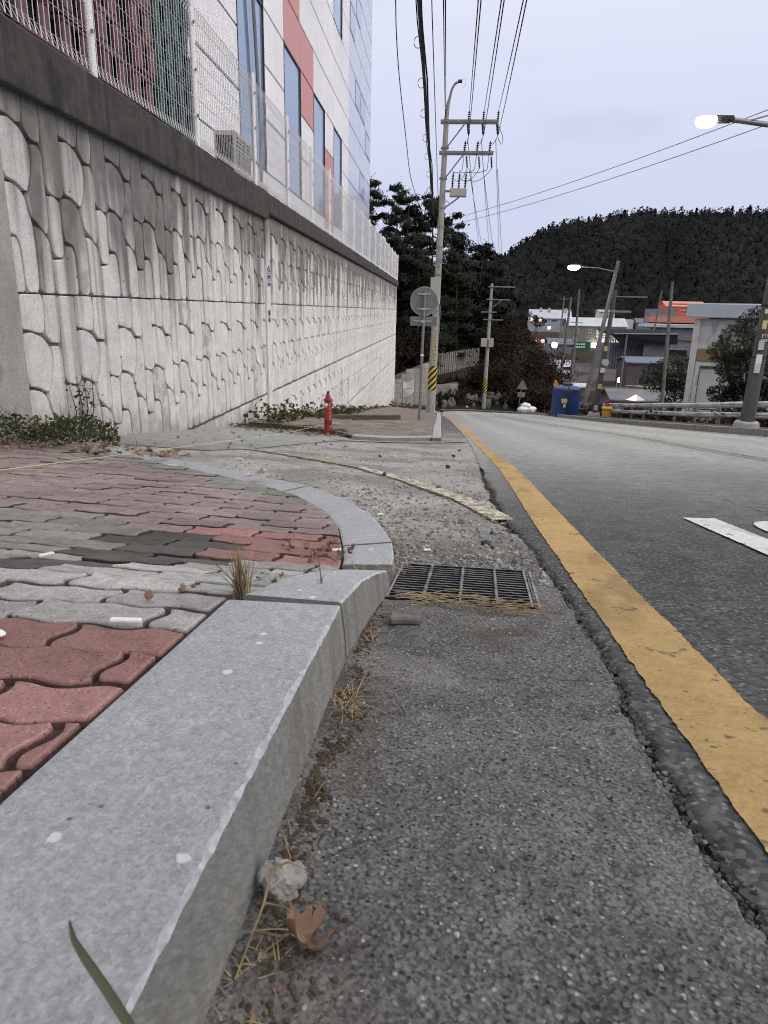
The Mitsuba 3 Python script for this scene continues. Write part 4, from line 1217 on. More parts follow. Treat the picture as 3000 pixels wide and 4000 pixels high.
def insulator(p, q, r=.05, n=6):
    p, q = np.asarray(p, float), np.asarray(q, float); L = np.linalg.norm(q - p)
    prof = [(0, 0), (.022, 0)]
    for i in range(n):
        z = L * (.08 + .84 * i / n); dz = L * .84 / n
        prof += [(.022, z), (r, z + dz * .35), (r * .9, z + dz * .5), (.022, z + dz * .7)]
    prof += [(.022, L), (0, L)]
    return along(prof, p, (q - p) / L, 10)
k = thing('utility_pole', 'tall concrete utility pole with two crossarms, switch box, unlit lamp arm and black-yellow stripes', 'utility pole')
MP = k
m0, m1 = np.array([-.38, 31, -4.75]), np.array([-.225, 31, 7.44])
def mp(z): return m0 + (m1 - m0) * ((z - m0[2]) / (m1[2] - m0[2]))
part(k, 'pole', tube([m0, mp(1), m1], [.195, .145, .10], 24), 'm_concrete', 40)
stripes(m0, m1, .188, -3.35, -2.28, 4, k)
part(k, 'lettering', cat([bx(mp(z)[0] + x, mp(z)[0] + x + .07, 31 - .196, 31 - .19, z, z + .10) for x in (-.09, .03) for z in np.arange(-2.1, -.9, .14)]), 'm_sticker')
part(k, 'lettering', cat([bx(mp(z)[0] + x + .015, mp(z)[0] + x + .055, 31 - .199, 31 - .196, z + .03, z + .07) for x in (-.09, .03) for z in np.arange(-2.1, -.9, .14)]), 'm_black')
for z, zb_, xr in ((7.30, 6.35, 1.83), (6.17, 5.22, 1.72)):
    c = mp(z)
    part(k, 'crossarm', cat([bx(c[0] - .22, xr, 31 - .19, 31 - .12, z - .045, z + .045), bx(c[0] - .22, xr, 31 + .12, 31 + .19, z - .045, z + .045)] + [bx(x, x + .02, 31 - .12, 31 + .12, z - .01, z + .01) for x in (.3, 1.0, xr - .05)]), 'm_galv')
    part(k, 'brace', bar(mp(zb_) + [.08, -.13, 0], (c[0] + .78, 31 - .13, z - .05), .05, .05), 'm_galv')
    part(k, 'clamp', lathe([(.15, -.03), (.165, -.03), (.165, .03), (.15, .03)], mp(zb_), 16), 'm_galv')
# pin insulators, dead-end strings, switch and jumpers
X1, X2 = (.66, 1.24, 1.81), (.55, 1.05, 1.55)
for x in X1:
    part(k, 'insulator', insulator((x, 30.86, 7.34), (x + .01, 30.80, 7.66), .06, 4), 'm_insulator', 40)
    part(k, 'insulator', insulator((x - .03, 30.8, 7.20), (x + .02, 30.6, 6.72), .05, 7), 'm_insulator', 40)
for x in X2:
    part(k, 'insulator', insulator((x, 30.86, 6.2), (x + .03, 30.83, 6.58), .065, 4), 'm_insulator', 40)
    part(k, 'insulator', insulator((x + .1, 31.2, 6.1), (x + .16, 31.35, 5.68), .05, 7), 'm_insulator', 40)
def sag(p, q, s, n=14):
    p, q = np.asarray(p, float), np.asarray(q, float); t = np.linspace(0, 1, n)[:, None]
    c = p + (q - p) * t; c[:, 2] -= (4 * s * t * (1 - t))[:, 0]; return c
jm = []
for i in range(3):
    a, b, c = np.array((X1[i] + .02, 30.6, 6.72)), np.array((X2[i] + .04, 30.8, 6.55)), np.array((.12 + .27 * i, 30.6, 5.42))
    jm += [tube(sag(a, b + [.05, 0, -.1], .05), .012, 5), tube(sag(b, (X2[i] - .05, 30.9, 5.55), -.05), .012, 5), tube(sag((X2[i] - .05, 30.9, 5.55), c, .08), .012, 5),
           tube(sag((X2[i] + .16, 31.3, 5.68), c + [.1, 0, -.3], .22), .012, 5), tube(sag((X1[i], 30.8, 7.5), (X1[i] + .06, 30.6, 6.8), -.02), .012, 5)]
part(k, 'jumper', cat(jm), 'm_cable')
part(k, 'jumper', tube([(1.86, 30.8, 7.1), (2.02, 30.7, 6.75), (2.05, 30.6, 6.5), (1.98, 30.6, 6.4), (1.84, 30.6, 6.65)], .012, 5), 'm_cable')
part(k, 'switch_box', rbx(.04, .72, 30.72, 31.1, 4.53, 4.83, .02), 'm_ac', label='grey switch box with three black bushings')
for i in range(3):
    part(k, 'bushing', insulator((.13 + .26 * i, 30.9, 4.83), (.15 + .26 * i, 30.85, 5.42), .06, 8), 'm_insulator', 40)
part(k, 'switch_bracket', cat([bar(mp(4.75), (.1, 31, 4.75), .08, .08), bar(mp(4.1) + [.1, 0, 0], (.42, 30.9, 4.5), .05, .05)]), 'm_galv')
# lamp arm without light
la = [mp(7.4), mp(7.4) + [.03, 0, .45], (-.13, 31, 8.15), (-.06, 31, 8.45), (.05, 31, 8.64), (.2, 31, 8.72)]
part(k, 'lamp_arm', tube(la, [.085, .075, .05, .045, .045, .045], 12), 'm_steel', 40)
part(k, 'arm_end', cat([bx(.18, .33, 30.95, 31.05, 8.68, 8.78), tube([(.33, 31, 8.78), (.44, 31, 8.85), (.46, 31, 8.6), (.38, 31, 8.5)], .006, 5)]), 'm_black')
part(k, 'meter_cabinet', rbx(-.60, -.18, 30.70, 30.83, .30, 1.37, .015), 'm_ac', label='grey cabinet strapped to the pole')
part(k, 'strap', cat([lathe([(.16, -.02), (.172, -.02), (.172, .02), (.16, .02)], mp(z), 16) for z in (.02, 1.5, 2.0, 2.6, 3.4, 4.1)]), 'm_steel')
part(k, 'conduit', tube([mp(-.9) + [.17, -.05, 0], mp(.2) + [.16, -.08, 0], mp(.3) + [.12, -.12, 0]], .03, 8), 'm_steel', True)
part(k, 'camera', cat([bx(-.12, -.05, 30.70, 30.86, 2.10, 2.22), bar((-.1, 30.85, 1.8), (.15, 30.8, 1.55), .06, .06)]), 'm_black')
# ---------------------------------------------------------------- cables
def cable(pts, r, label, group=None, name='overhead_cable', extra=None):
    k = thing(name, label, 'cable', group)
    if extra is None:
        scene[k] = mikit.ply(tube(pts, r, 5, False), 'm_cable', True)
    else:
        part(k, 'strand', tube(pts, r, 6, False), 'm_cable', True)
        part(k, 'loops', extra, 'm_cable', True)
def toward(p, q12):
    """from the pole p through q at Y = 12 and on over the camera"""
    p, q = np.asarray(p, float), np.asarray(q12, float)
    d = (q - p) / (12 - p[1])
    t = np.linspace(0, 1, 24)
    y = p[1] + (-25 - p[1]) * t
    c = p + d * (y - p[1])[:, None]
    c[:, 2] += 0.0006 * (y - p[1]) * (y - 12)
    return c
for i, (x, qs) in enumerate(zip(X1, ((.31, .35), (.65, .69), (.97, 1.02)))):
    for j in (0, 1):
        cable(toward((x + .01, 30.8, 7.68) if j == 0 else (x + .04, 30.6, 6.78), (qs[j], 12, 4.44)), .011, f'thin black line from the crossarms over the road, {("left", "right")[j]} of the {("left", "middle", "right")[i]} pair', 'power line pairs on the crossarms')
cable(toward((-.27, 30.9, 7.42), (-.205, 12, 4.44)), .010, 'black wire from the pole top, left one of a close pair', name='overhead_cable')
cable(toward((-.24, 30.9, 7.36), (-.175, 12, 4.44)), .010, 'black wire from the pole top, right one of a close pair')
cable(toward((-.32, 30.85, 3.2), (-.38, 12, 4.45)), .009, 'single thin wire between the thick cable bundle and the pole top')
bp = toward((-.62, 33, 4.1), (-.57, 12, 4.45))
coil = []
for y_ in (13.5, 15.5, 17.5, 19.6, 21.6, 24):
    c = np.array([np.interp(y_, bp[::-1, 1], bp[::-1, i]) for i in range(3)])
    a = np.linspace(0, 2 * PI, 17)
    coil.append(tube(np.c_[c[0] - .06 + .07 * np.cos(a), c[1] + 0 * a, c[2] - .02 + .09 * np.sin(a)], .006, 4, False))
for o in ((.03, .03), (-.035, .02), (.05, -.03)):
    w = bp + np.c_[o[0] + .02 * np.sin(np.arange(24) * 2.1), np.zeros(24), o[1] + .03 * np.cos(np.arange(24) * 1.7)]
    coil.append(tube(w, .011, 5, False))
cable(bp, .032, 'thick black bundle of communication cables with coiled loops', extra=cat(coil))
hang = np.array([(-.92, 12, 4.45), (-.96, 14, 3.9), (-.97, 16.5, 3.55), (-1.0, 19, 3.34), (-1.0, 21.5, 3.35), (-.95, 23.6, 3.25), (-.88, 25, 3.4), (-.78, 26.5, 4.05), (-.70, 28, 4.35)])
from scipy.interpolate import CubicSpline
cs = CubicSpline(np.arange(len(hang)), hang)
cable(np.vstack([[(-.86, 4, 6.2), (-.89, 8, 5.2)], cs(np.linspace(0, 8, 40))]), .009, 'slack black wire hanging in a deep loop left of the cable bundle')
for i, x in enumerate((.66, .78, 1.22, 1.36, 1.80, 1.94)):
    z0 = 6.75 if i % 2 == 0 else 5.65
    cable(sag((x, 31.3, z0), (np.array([x, 31.3, z0]) + 1.75 * (np.array([(2.95, 3.3, 3.75, 4.15, 4.5, 4.75)[i], 62, 4.6]) - [x, 31.3, z0])), .5), .013, f'thin black line sagging away towards the hill, {("first", "second", "third", "fourth", "fifth", "sixth")[i]} from the left', 'power lines beyond the main pole')
for (za_, zb2, lab) in ((3.0, 4.3, 'upper of two thin wires crossing the sky from the street lamp'), (2.7, 3.95, 'lower of two thin wires crossing the sky from the street lamp')):
    cable(sag((8.6, 18, zb2 + .8), (.3, 40, za_ + 1.8), .2), .010, lab)
cable(sag((-.3, 31.1, .9), (3.78, 60, -1.0), .8), .010, 'faint pale wire sloping from the main pole down to the second pole')
cable(sag((3.8, 60, -2.3), (13, 66, -2.4), .45), .016, 'slack wire from the second pole towards the valley, upper one')
cable(sag((3.8, 60, -2.5), (12.5, 66, -3.6), 1.3), .016, 'slack wire from the second pole towards the valley, lower one')

# ---------------------------------------------------------------- second pole
k = thing('utility_pole', 'second concrete utility pole beyond the bend with four short crossarms and two grey boxes', 'utility pole')
q0, q1 = np.array([3.83, 60, -8.3]), np.array([3.74, 60, 2.3])
q0[0], q1[0] = 3.80, 3.86
part(k, 'pole', tube([q0, q1], [.19, .11], 16), 'm_concrete', 40)
stripes(q0, q1, .185, -6.6, -5.4, 4, k)
for z, a, b in ((2.05, -.25, 1.9), (1.05, -.35, 1.55), (.05, -.75, .55), (-.55, -.55, 1.1)):
    part(k, 'crossarm', bx(3.84 + a, 3.84 + b, 59.80, 59.90, z - .045, z + .045), 'm_galv')
for a in (.9, 1.4, 1.85):
    part(k, 'insulator', insulator((3.84 + a, 59.8, 2.0), (3.86 + a, 59.75, 1.75), .06, 4), 'm_insulator')
part(k, 'brace', bar((3.9, 59.8, .35), (4.7, 59.8, 1.0), .05, .05), 'm_galv')
for a, b in ((-.62, -.12), (.02, .42)):
    part(k, 'meter_cabinet', rbx(3.84 + a, 3.84 + b, 59.55, 59.75, -2.75, -2.05, .02), 'm_ac')

# ---------------------------------------------------------------- right-hand pole with the lit lamp
k = thing('street_lamp', 'dark pole on the verge at the right edge carrying the nearer lit street lamp', 'street lamp')
r0, r1 = np.array([7.30, 17, float(verge(7.3, 17)) - .1]), np.array([7.42, 17, 4.6])
part(k, 'pole', tube([r0, r1], [.165, .10], 20), 'm_dark_pole', 40)
part(k, 'footing', lathe([(0, 0), (.30, 0), (.27, .13), (.24, .16), (0, .16)], (7.30, 17, float(verge(7.3, 17)) - .03), 20), 'm_concrete', 30)
part(k, 'lamp_arm', tube([(7.41, 17, 3.9), (6.6, 16.75, 3.91), (5.72, 16.52, 3.95)], [.06, .055, .05], 12), 'm_steel', 40)
part(k, 'arm_stay', tube([(7.41, 17, 4.35), (6.2, 16.6, 3.96)], .018, 6), 'm_steel')
part(k, 'lamp_head', cat([rbx(5.32, 5.78, 16.36, 16.62, 3.89, 4.0, .03)]), 'm_black')
part(k, 'lamp_glass', cat([lathe([(0, 0), (.13, .03), (.20, .08), (.22, .15), (.20, .2), (0, .2)], (5.25, 16.48, 3.77), 20)]), 'm_white', 30, label='glowing lamp glass', emitter={'type': 'area', 'radiance': {'type': 'rgb', 'value': [9, 8.6, 6.6]}})
def pole_at(z): return r0 + (r1 - r0) * ((z - r0[2]) / (r1[2] - r0[2]))
for z, h, w, mt in ((-1.20, .22, .13, 'm_offwhite'), (-.98, .20, .13, 'm_white'), (-.68, .20, .12, 'm_offwhite'), (-.22, .12, .10, 'm_sticker'), (.12, .10, .10, 'm_offwhite'), (-.1, .07, .1, 'm_sticker')):
    c = pole_at(z)
    part(k, 'sticker', bx(c[0] - .13, c[0] - .13 + w, 17 - .170, 17 - .163, z, z + h), mt)
c = pole_at(-.42)
part(k, 'lettering', text('ETM', .07, .002, (c[0] - .11, 16.826, -.40), (1, 0, 0), (0, 0, 1)), 'm_offwhite')
part(k, 'lettering', cat([bx(c[0] - .11 + .05 * i, c[0] - .075 + .05 * i, 16.824, 16.828, -.49, -.44) for i in range(5)]), 'm_offwhite')
part(k, 'strap', cat([lathe([(.15, -.02), (.158, -.02), (.158, .02), (.15, .02)], pole_at(z), 16) for z in (-.85, .3)]), 'm_black')

# ---------------------------------------------------------------- farther lit lamp and its tall pole
k = thing('street_lamp', 'tall slender pole behind the guard rail carrying the farther lit street lamp', 'street lamp')
t0, t1 = np.array([10.55, 52, -6.8]), np.array([11.95, 52, 3.65])
part(k, 'pole', tube([t0, t1], [.19, .12], 12), 'm_far_pole', 40)
part(k, 'lamp_arm', tube([t0 + (t1 - t0) * .93, (10.6, 51.9, 3.15), (9.35, 51.8, 3.2)], .035, 8), 'm_steel', 40)
part(k, 'lamp_head', rbx(8.65, 9.4, 51.6, 52.0, 3.22, 3.38, .05), 'm_black')
part(k, 'lamp_glass', lathe([(0, 0), (.30, .06), (.42, .20), (.38, .30), (0, .30)], (8.9, 51.8, 2.94), 16), 'm_white', 30, label='glowing lamp glass', emitter={'type': 'area', 'radiance': {'type': 'rgb', 'value': [5, 4.9, 3.4]}})
part(k, 'crossarm', bx(11.7, 14.2, 51.9, 52.0, 1.25, 1.33), 'm_galv')

def plain_pole(x0, y, z0, x1, z1, r0_, r1_, lab, arms=(), mat='m_far_pole', name='utility_pole'):
    k = thing(name, lab, 'utility pole')
    part(k, 'pole', tube([(x0, y, z0), (x1, y, z1)], [r0_, r1_], 12), mat, 40)
    for z, a, b in arms:
        c = x0 + (x1 - x0) * (z - z0) / (z1 - z0)
        part(k, 'crossarm', bx(c + a, c + b, y - .14, y - .06, z - .05, z + .05), 'm_galv')
    return k
kk = plain_pole(7.89, 36, -5.2, 8.28, 1.2, .17, .09, 'grey steel post with stickers on a concrete footing beside the blue tank', ((.2, -.1, .9),), 'm_dark_pole', 'steel_post')
part(kk, 'footing', lathe([(0, 0), (.34, 0), (.27, .2), (0, .2)], (7.89, 36, float(verge(7.5, 36)) - .03), 16), 'm_concrete', 30)
for z, w, mt in ((-3.55, .2, 'm_sticker'), (-2.75, .2, 'm_white'), (-4.62, .18, 'm_offwhite'), (-2.35, .16, 'm_offwhite'), (-1.7, .16, 'm_sticker')):
    c = 7.89 + .39 * (z + 5.2) / 6.4
    part(kk, 'sticker', bx(c - .1, c - .1 + w, 35.80, 35.83, z, z + .24), mt)
part(kk, 'round_mirror', disc((8.14, 35.78, -2.25), .17, .02), 'm_offwhite')
plain_pole(18.75, 60, -9.5, 18.2, 2.7, .19, .11, 'concrete utility pole in front of the dark trees, right of the tall lamp pole', ((1.0, -.2, 3.6), (1.25, -.1, .1)))
plain_pole(11.6, 70, -9.5, 12.05, 1.6, .18, .1, 'slim dark pole left of the tall lamp pole in the valley', ((-2.2, -.1, 2.2),))
plain_pole(13.3, 74, -10, 13.6, -1.8, .15, .1, 'short dark pole standing behind the blue tank')
plain_pole(17.5, 95, -10, 17.3, 3.2, .18, .11, 'thin pale pole in front of the white house on the hillside', ((-1, -.8, .8),))
plain_pole(45.5, 160, -9, 46.6, 5.5, .25, .14, 'far thin pole standing against the wooded hill', ())
plain_pole(27.5, 170, -9, 27.7, 4.0, .25, .14, 'far pole in front of the white-roofed house', ((3.4, -1, 1),))
plain_pole(21.5, 86, -10, 21.7, -2.2, .14, .1, 'pale pole in front of the low brick shed')

# ---------------------------------------------------------------- guard rail, tank, yellow hydrant
k = thing('guard_rail', 'two-rail galvanised guard rail along the outer verge', 'guard rail')
GR = [(8.62, 5.5), (8.55, 14), (8.5, 20), (8.5, 27), (8.6, 33), (8.9, 38.5)]
gl_ = LineString(GR)
def gpt(s, dz):
    x, y = gl_.interpolate(s).coords[0]
    return np.array([x, y, float(verge(7, y)) + dz])
for dz in (.56, .26):
    for s in np.arange(0, gl_.length - .1, 4.0):
        s1 = min(s + 3.985, gl_.length)
        pr_ = [(0, -.085), (-.045, -.06), (-.06, -.02), (-.035, 0), (-.06, .02), (-.045, .06), (0, .085)]
        ss = np.linspace(s, s1, 5)
        v = np.array([[gpt(a, dz) + [px, 0, pz_] for px, pz_ in pr_] for a in ss])
        n_, m_ = v.shape[:2]
        i, j = np.meshgrid(np.arange(n_ - 1), np.arange(m_ - 1), indexing='ij')
        q = np.stack([i * m_ + j, i * m_ + j + 1, (i + 1) * m_ + j + 1, (i + 1) * m_ + j], -1).reshape(-1, 4)
        part(k, 'rail', T3(v.reshape(-1, 3) + [.0 + .004 * ((s / 4) % 2), 0, .015 * ((s / 4) % 2)], q), 'm_rail', 30)
for s in np.arange(.5, gl_.length, 2.0):
    p = gpt(s, 0)
    part(k, 'post', tube([p + [.09, 0, -.3], p + [.09, 0, .66]], .055, 10), 'm_galv', 40)
tx, ty = 6.98, 39.2
tz = float(verge(6.9, ty)) - .02
ts = 39.2 / 38
k = thing('water_tank', 'big blue plastic water tank standing on the verge by the kerb', 'tank')
part(k, 'body', lathe([(0, 0), (.70, 0), (.755, .05), (.76, .5), (.77, .56), (.76, .62), (.765, 1.35), (.74, 1.45), (.62, 1.55), (.30, 1.62), (.30, 1.60), (0, 1.60)], (tx, ty, tz), 40), 'm_tank', 30)
part(k, 'lid', lathe([(0, 1.6), (.27, 1.6), (.27, 1.70), (.24, 1.74), (0, 1.75)], (tx, ty, tz), 24), 'm_frame_dark', 30)
part(k, 'label_plate', turn(bx(-.17, .17, -.775, -.768, .72, .96), -14).apply_translation([tx, ty, tz]), 'm_sticker')
part(k, 'label_plate', turn(bx(-.07, .07, -.775, -.768, .48, .68), 0).apply_translation([tx - .18, ty + .015, tz]), 'm_offwhite')
part(k, 'hose', tube([(tx + .05, ty - .3, tz + 1.63), (tx + .0, ty - .70, tz + 1.52), (tx - .03, ty - .80, tz + 1.1), (tx - .02, ty - .80, tz + .6), (tx, ty - .80, tz + .02)], .045, 8), 'm_frame_dark', True, label='dark hose hanging down the front')
k = thing('warning_sign', 'small orange triangular warning sign sticking up behind the blue tank', 'sign')
part(k, 'panel', plate(np.array([(0, 0), (.40, .05), (.30, .36), (.22, .38)]), 0, .02).apply_transform(trimesh.transformations.rotation_matrix(PI / 2, [0, 0, 1])).apply_translation([6.75, 40.1, tz + 1.45]), 'm_hyd_yellow')
part(k, 'post', tube([(6.45, 40.15, tz - .1), (6.45, 40.15, tz + 1.7)], .03, 6), 'm_steel')
yx, yy_ = 7.95, 33.6
yz = float(verge(7, yy_)) - .02
k = thing('fire_hydrant', 'squat yellow hydrant with a red top on the verge by the guard rail', 'fire hydrant')
part(k, 'barrel', lathe([(0, 0), (.20, 0), (.215, .02), (.205, .40), (0, .40)], (yx, yy_, yz), 24), 'm_hyd_yellow', 30)
part(k, 'cover', lathe([(.26, .40), (.265, .43), (.20, .50), (.10, .535), (0, .54)], (yx, yy_, yz), 24), 'm_hyd_yellow', 30)
part(k, 'top', lathe([(.11, .54), (.12, .60), (.06, .64), (.05, .73), (.07, .75), (.03, .82), (0, .82)], (yx, yy_, yz), 16), 'm_hydrant_red', 30)
part(k, 'handle', bx(yx - .13, yx + .13, yy_ - .03, yy_ + .03, yz + .58, yz + .63), 'm_hydrant_red')

# ---------------------------------------------------------------- small things at the bend
k = thing('road_sign', 'back of a small triangular sign with a plate under it at the bend', 'road sign')
s0 = np.array([6.07, 54, -7.35])
part(k, 'pole', tube([s0, s0 + [.16, 0, 2.3]], .035, 8), 'm_steel', 40)
part(k, 'triangle', plate(np.array([(-.42, 0), (.42, 0), (.0, .76)]), 0, .02).apply_transform(trimesh.transformations.rotation_matrix(PI / 2, [0, 0, 1])).apply_translation([6.25, 53.9, -5.55]), 'm_sign_back')
part(k, 'plate', rbx(5.93, 6.5, 53.86, 53.9, -6.15, -5.78, .01), 'm_sign_back')
def blob(c, r, seed, n=2, flat=.7, bump=.25):
    m = trimesh.creation.icosphere(subdivisions=n, radius=1)
    v = np.array(m.vertices)
    v *= (1 + bump * 2 * (meshkit.fbm(v * 1.7 + seed * 3.1, 3, seed) - .5))[:, None]
    v[:, 2] *= flat
    return T3(v * r + np.asarray(c), m.faces)
for i, (x, y, r, lab) in enumerate(((6.2, 52, .33, 'large white sack heaped by the far kerb, left of three'), (6.75, 52.3, .36, 'large white sack heaped by the far kerb, right of three'), (6.42, 52.2, .30, 'white sack lying on top of two others by the far kerb'))):
    single('sack', blob((x, y, float(apron(6, 52)) + .30 + (.28 if i == 2 else 0)), (r * 1.25, r, r), i + 3, 3), 'm_bag', lab, 'sack', smooth=True)
single('sack', blob((2.35, 59.4, -7.75), .11, 9, 2), 'm_bag', 'tiny white bag lying on the bank left of the second pole', 'sack', smooth=True)
# banner and its posts at the wall end
k = thing('banner', 'sagging white cloth banner hung at the far end of the patterned wall', 'banner')
u = np.linspace(0, 1, 9); v_ = np.linspace(0, 1, 7)
part(k, 'cloth', grid(u, v_, lambda U, V: np.c_[-2.52 + .78 * U, 47.5 - .3 * U + .05 * np.sin(V * 7 + U * 5), -5.65 + .42 * U ** 1.6 + (1.05 - .12 * U) * V - .10 * np.sin(PI * U) * V - .12 * np.sin(PI * U) * (1 - V)]), 'm_bag', True)
part(k, 'print', cat([bx(-2.3 + .11 * i, -2.24 + .11 * i, 47.25, 47.26, -5.12 + .02 * i, -5.05 + .02 * i) for i in range(4)]), 'm_hydrant_red')
part(k, 'pole', tube([(-2.54, 47.5, -6.9), (-2.54, 47.5, -4.4)], .03, 6), 'm_steel')
part(k, 'pole', tube([(-1.72, 47.2, -6.6), (-1.72, 47.2, -4.1)], .025, 6), 'm_steel')
# ---------------------------------------------------------------- walls and rocks at the bend
def facing_wall(name, x0, y0, x1, y1, zb0, zb1, zt0, zt1, t, mat, lab, cat_='wall'):
    d = np.array([x1 - x0, y1 - y0]); L = np.linalg.norm(d); d = d / L; n = np.array([-d[1], d[0]])
    a, b = np.array([x0, y0]), np.array([x1, y1])
    v = [[*a, zb0], [*b, zb1], [*b, zt1], [*a, zt0], [*(a + n * t), zb0], [*(b + n * t), zb1], [*(b + n * t), zt1], [*(a + n * t), zt0]]
    return T3(v, [[0, 1, 2, 3], [5, 4, 7, 6], [3, 2, 6, 7], [4, 0, 3, 7], [1, 5, 6, 2], [4, 5, 1, 0]])
def block_wall(lab, x0, y0, x1, y1, zbot, zt0, zt1, bw, bh, seed):
    """coursed split-face blocks, each with its own proud face"""
    k = thing('block_wall', lab, 'wall')
    d = np.array([x1 - x0, y1 - y0]); L = np.linalg.norm(d); d = d / L; n = np.array([d[1], -d[0]])
    part(k, 'core', facing_wall('', x0, y0, x1, y1, zbot, zbot, zt0, zt1, .5, '', ''), 'm_joint')
    r = np.random.default_rng(seed)
    j = 0
    while zbot + j * bh < max(zt0, zt1):
        s = -.5 * bw * (j % 2)
        while s < L:
            a, b = max(s + .008, 0), min(s + bw - .008, L)
            zt = zt0 + (zt1 - zt0) * (a + b) / 2 / L
            z0 = zbot + j * bh
            if b - a > .05 and z0 + bh * .6 < zt:
                h = .02 + .03 * r.random()
                m = rbx(a, b, -h, .04, z0 + .008, z0 + bh - .008, .014)
                v = np.array(m.vertices)
                p = np.c_[x0 + d[0] * v[:, 0] - n[0] * v[:, 1], y0 + d[1] * v[:, 0] - n[1] * v[:, 1], v[:, 2]]
                part(k, 'block', T3(p, m.faces), 'm_blockwall_plain', False)
            s += bw
        j += 1
pr('m_blockwall_plain', proc(lambda p, n, uv: C(0.36, 0.345, 0.32) * (0.4 + 1.1 * fbm(p.x * 1.6, p.y * 1.6, p.z * 0.5, 4))), 0.95)
block_wall('grey block wall facing the road just beyond the end of the tall patterned wall', -4.2, 54.5, -.55, 57.2, -8.6, -5.25, -3.85, .9, .38, 1)
k = thing('ribbed_wall', 'pale weathered retaining wall with dark drip stains, higher up the bank', 'wall')
part(k, 'face', facing_wall('', -.6, 67, 3.7, 69.5, -7.5, -7.5, -3.9, -3.3, .4, '', ''), 'm_joint')
r_ = np.random.default_rng(2)
for i in range(22):
    a = i / 22; w = .75 / 22 * (0.6 + .5 * r_.random())
    x0, y0, x1, y1 = -.6 + 4.3 * a, 67 + 2.5 * a, -.6 + 4.3 * (a + w), 67 + 2.5 * (a + w)
    zt = -3.95 + .6 * a + r_.normal(0, .12)
    part(k, 'rib', facing_wall('', x0 + .02, y0 - .06, x1 + .02, y1 - .06, -7.2 + 2.2 * a + r_.random() * .5, -7.2 + 2.2 * a, zt, zt, .08, '', ''), 'm_blockwall_plain')
block_wall('low grey stone wall above the bank, left of the second pole', -.4, 62.0, 1.6, 63.2, -8.2, -6.35, -6.1, .8, .4, 6)
rk = np.random.default_rng(12)
for i in range(40):
    x = -1.2 + 8.0 * rk.random(); y = 60.0 + 2.6 * rk.random()
    r = .16 + .26 * rk.random()
    z = float(land(x, y)) + r * .35
    single('boulder', blob((x, y, z), (r * .8, r * .8, r * 1.35), i + 20, 2, 1.0, .45), 'm_rock', 'rough grey boulder set into the bank along the outside of the bend', 'boulder', 'boulders along the bend', smooth=35)

# ---------------------------------------------------------------- trees
def pine(k, x, y, z, h, spread, seed, tr=.16, dens=1.0, low=.25):
    r = np.random.default_rng(seed)
    t = np.linspace(0, 1, 9)
    lean = r.normal(0, .035, 2)
    wob = np.cumsum(r.normal(0, .05, (9, 2)), 0) * h * .06
    tp = np.c_[x + lean[0] * h * t + wob[:, 0], y + lean[1] * h * t + wob[:, 1], z - .3 + (h + .2) * t]
    limbs = [tube(tp, tr * (1 - .85 * t) + .012, 8)]
    C_, S_ = [], []
    nb = int(26 * dens + h)
    for i in range(nb):
        f = low + (1 - low) * (i + r.random()) / nb
        p = np.array([np.interp(f, t, tp[:, j]) for j in range(3)])
        a = r.random() * 2 * PI
        L = spread * (0.35 + .75 * r.random()) * (1.05 - f) ** .65 * (0.75 + .5 * sm(low, low + .2, f)) + .25
        tip = p + [L * math.cos(a), L * math.sin(a), L * (r.normal(.18, .16))]
        mid = (p + tip) / 2 + [0, 0, -.05 * L]
        limbs.append(tube([p, mid, tip], [tr * .32 * (1.1 - f) + .012, tr * .2 * (1.1 - f) + .01, .008], 5, False))
        for c_, w_ in ((tip, 1.0), (mid * .35 + tip * .65, .8), (mid, .55)):
            if r.random() > .85: continue
            n = int(95 * w_)
            q = r.normal(size=(n, 3)) * np.array([.30, .30, .15]) * (.75 + .13 * L) * w_ + c_ + [0, 0, .08]
            C_.append(q); S_.append(.22 + .18 * r.random(n))
    q = r.normal(size=(40, 3)) * [.2, .2, .35] + tp[-1]
    C_.append(q); S_.append(np.full(40, .22))
    part(k, 'trunk', cat(limbs), 'm_bark', 40)
    C_ = np.vstack(C_)
    ax_ = np.c_[np.interp(C_[:, 2], tp[:, 2], tp[:, 0]), np.interp(C_[:, 2], tp[:, 2], tp[:, 1]), C_[:, 2] - .5]
    soft(k, 'crown', tris(C_, np.concatenate(S_), r, 0.0, .38), 'm_pine', ax_.repeat(4, 0))
TR = [(-8.1, 70, 11.9, 2.3, 'spiky dark pine at the left end, next to the edge of the clad building'),
      (-6.6, 69, 11.2, 2.5, 'dark pine second from the left behind the wall end'),
      (-5.2, 72, 11.6, 2.6, 'dark pine third from the left with a narrow top'),
      (-3.9, 68, 9.9, 2.6, 'dark spreading pine left of the main pole'),
      (-2.7, 71, 10.4, 2.6, 'tall dark pine directly left of the main pole'),
      (-1.5, 69, 10.2, 2.5, 'dark pine standing right behind the main pole'),
      (.0, 72, 8.8, 2.9, 'broad dark pine with layered boughs right of the main pole'),
      (1.3, 76, 7.2, 2.4, 'shorter dark pine at the right foot of the broad layered one'),
      (3.2, 80, 7.0, 2.4, 'open-topped pine under the sagging power lines'),
      (4.9, 84, 6.6, 2.2, 'small dark pine at the right end of the near trees'),
      (-4.6, 63, 6.2, 2.5, 'low dark pine in front of the others, behind the round sign'),
      (-2.2, 64.5, 6.0, 2.5, 'low dark pine behind the sign plate, right of the other low one'),
      (1.6, 70, 5.6, 2.5, 'bushy dark pine above the pale weathered wall'),
      (4.6, 72, 4.4, 2.6, 'bushy dark pine behind the second pole'),
      (6.4, 76, 3.2, 2.5, 'bushy dark pine right of the second pole')]
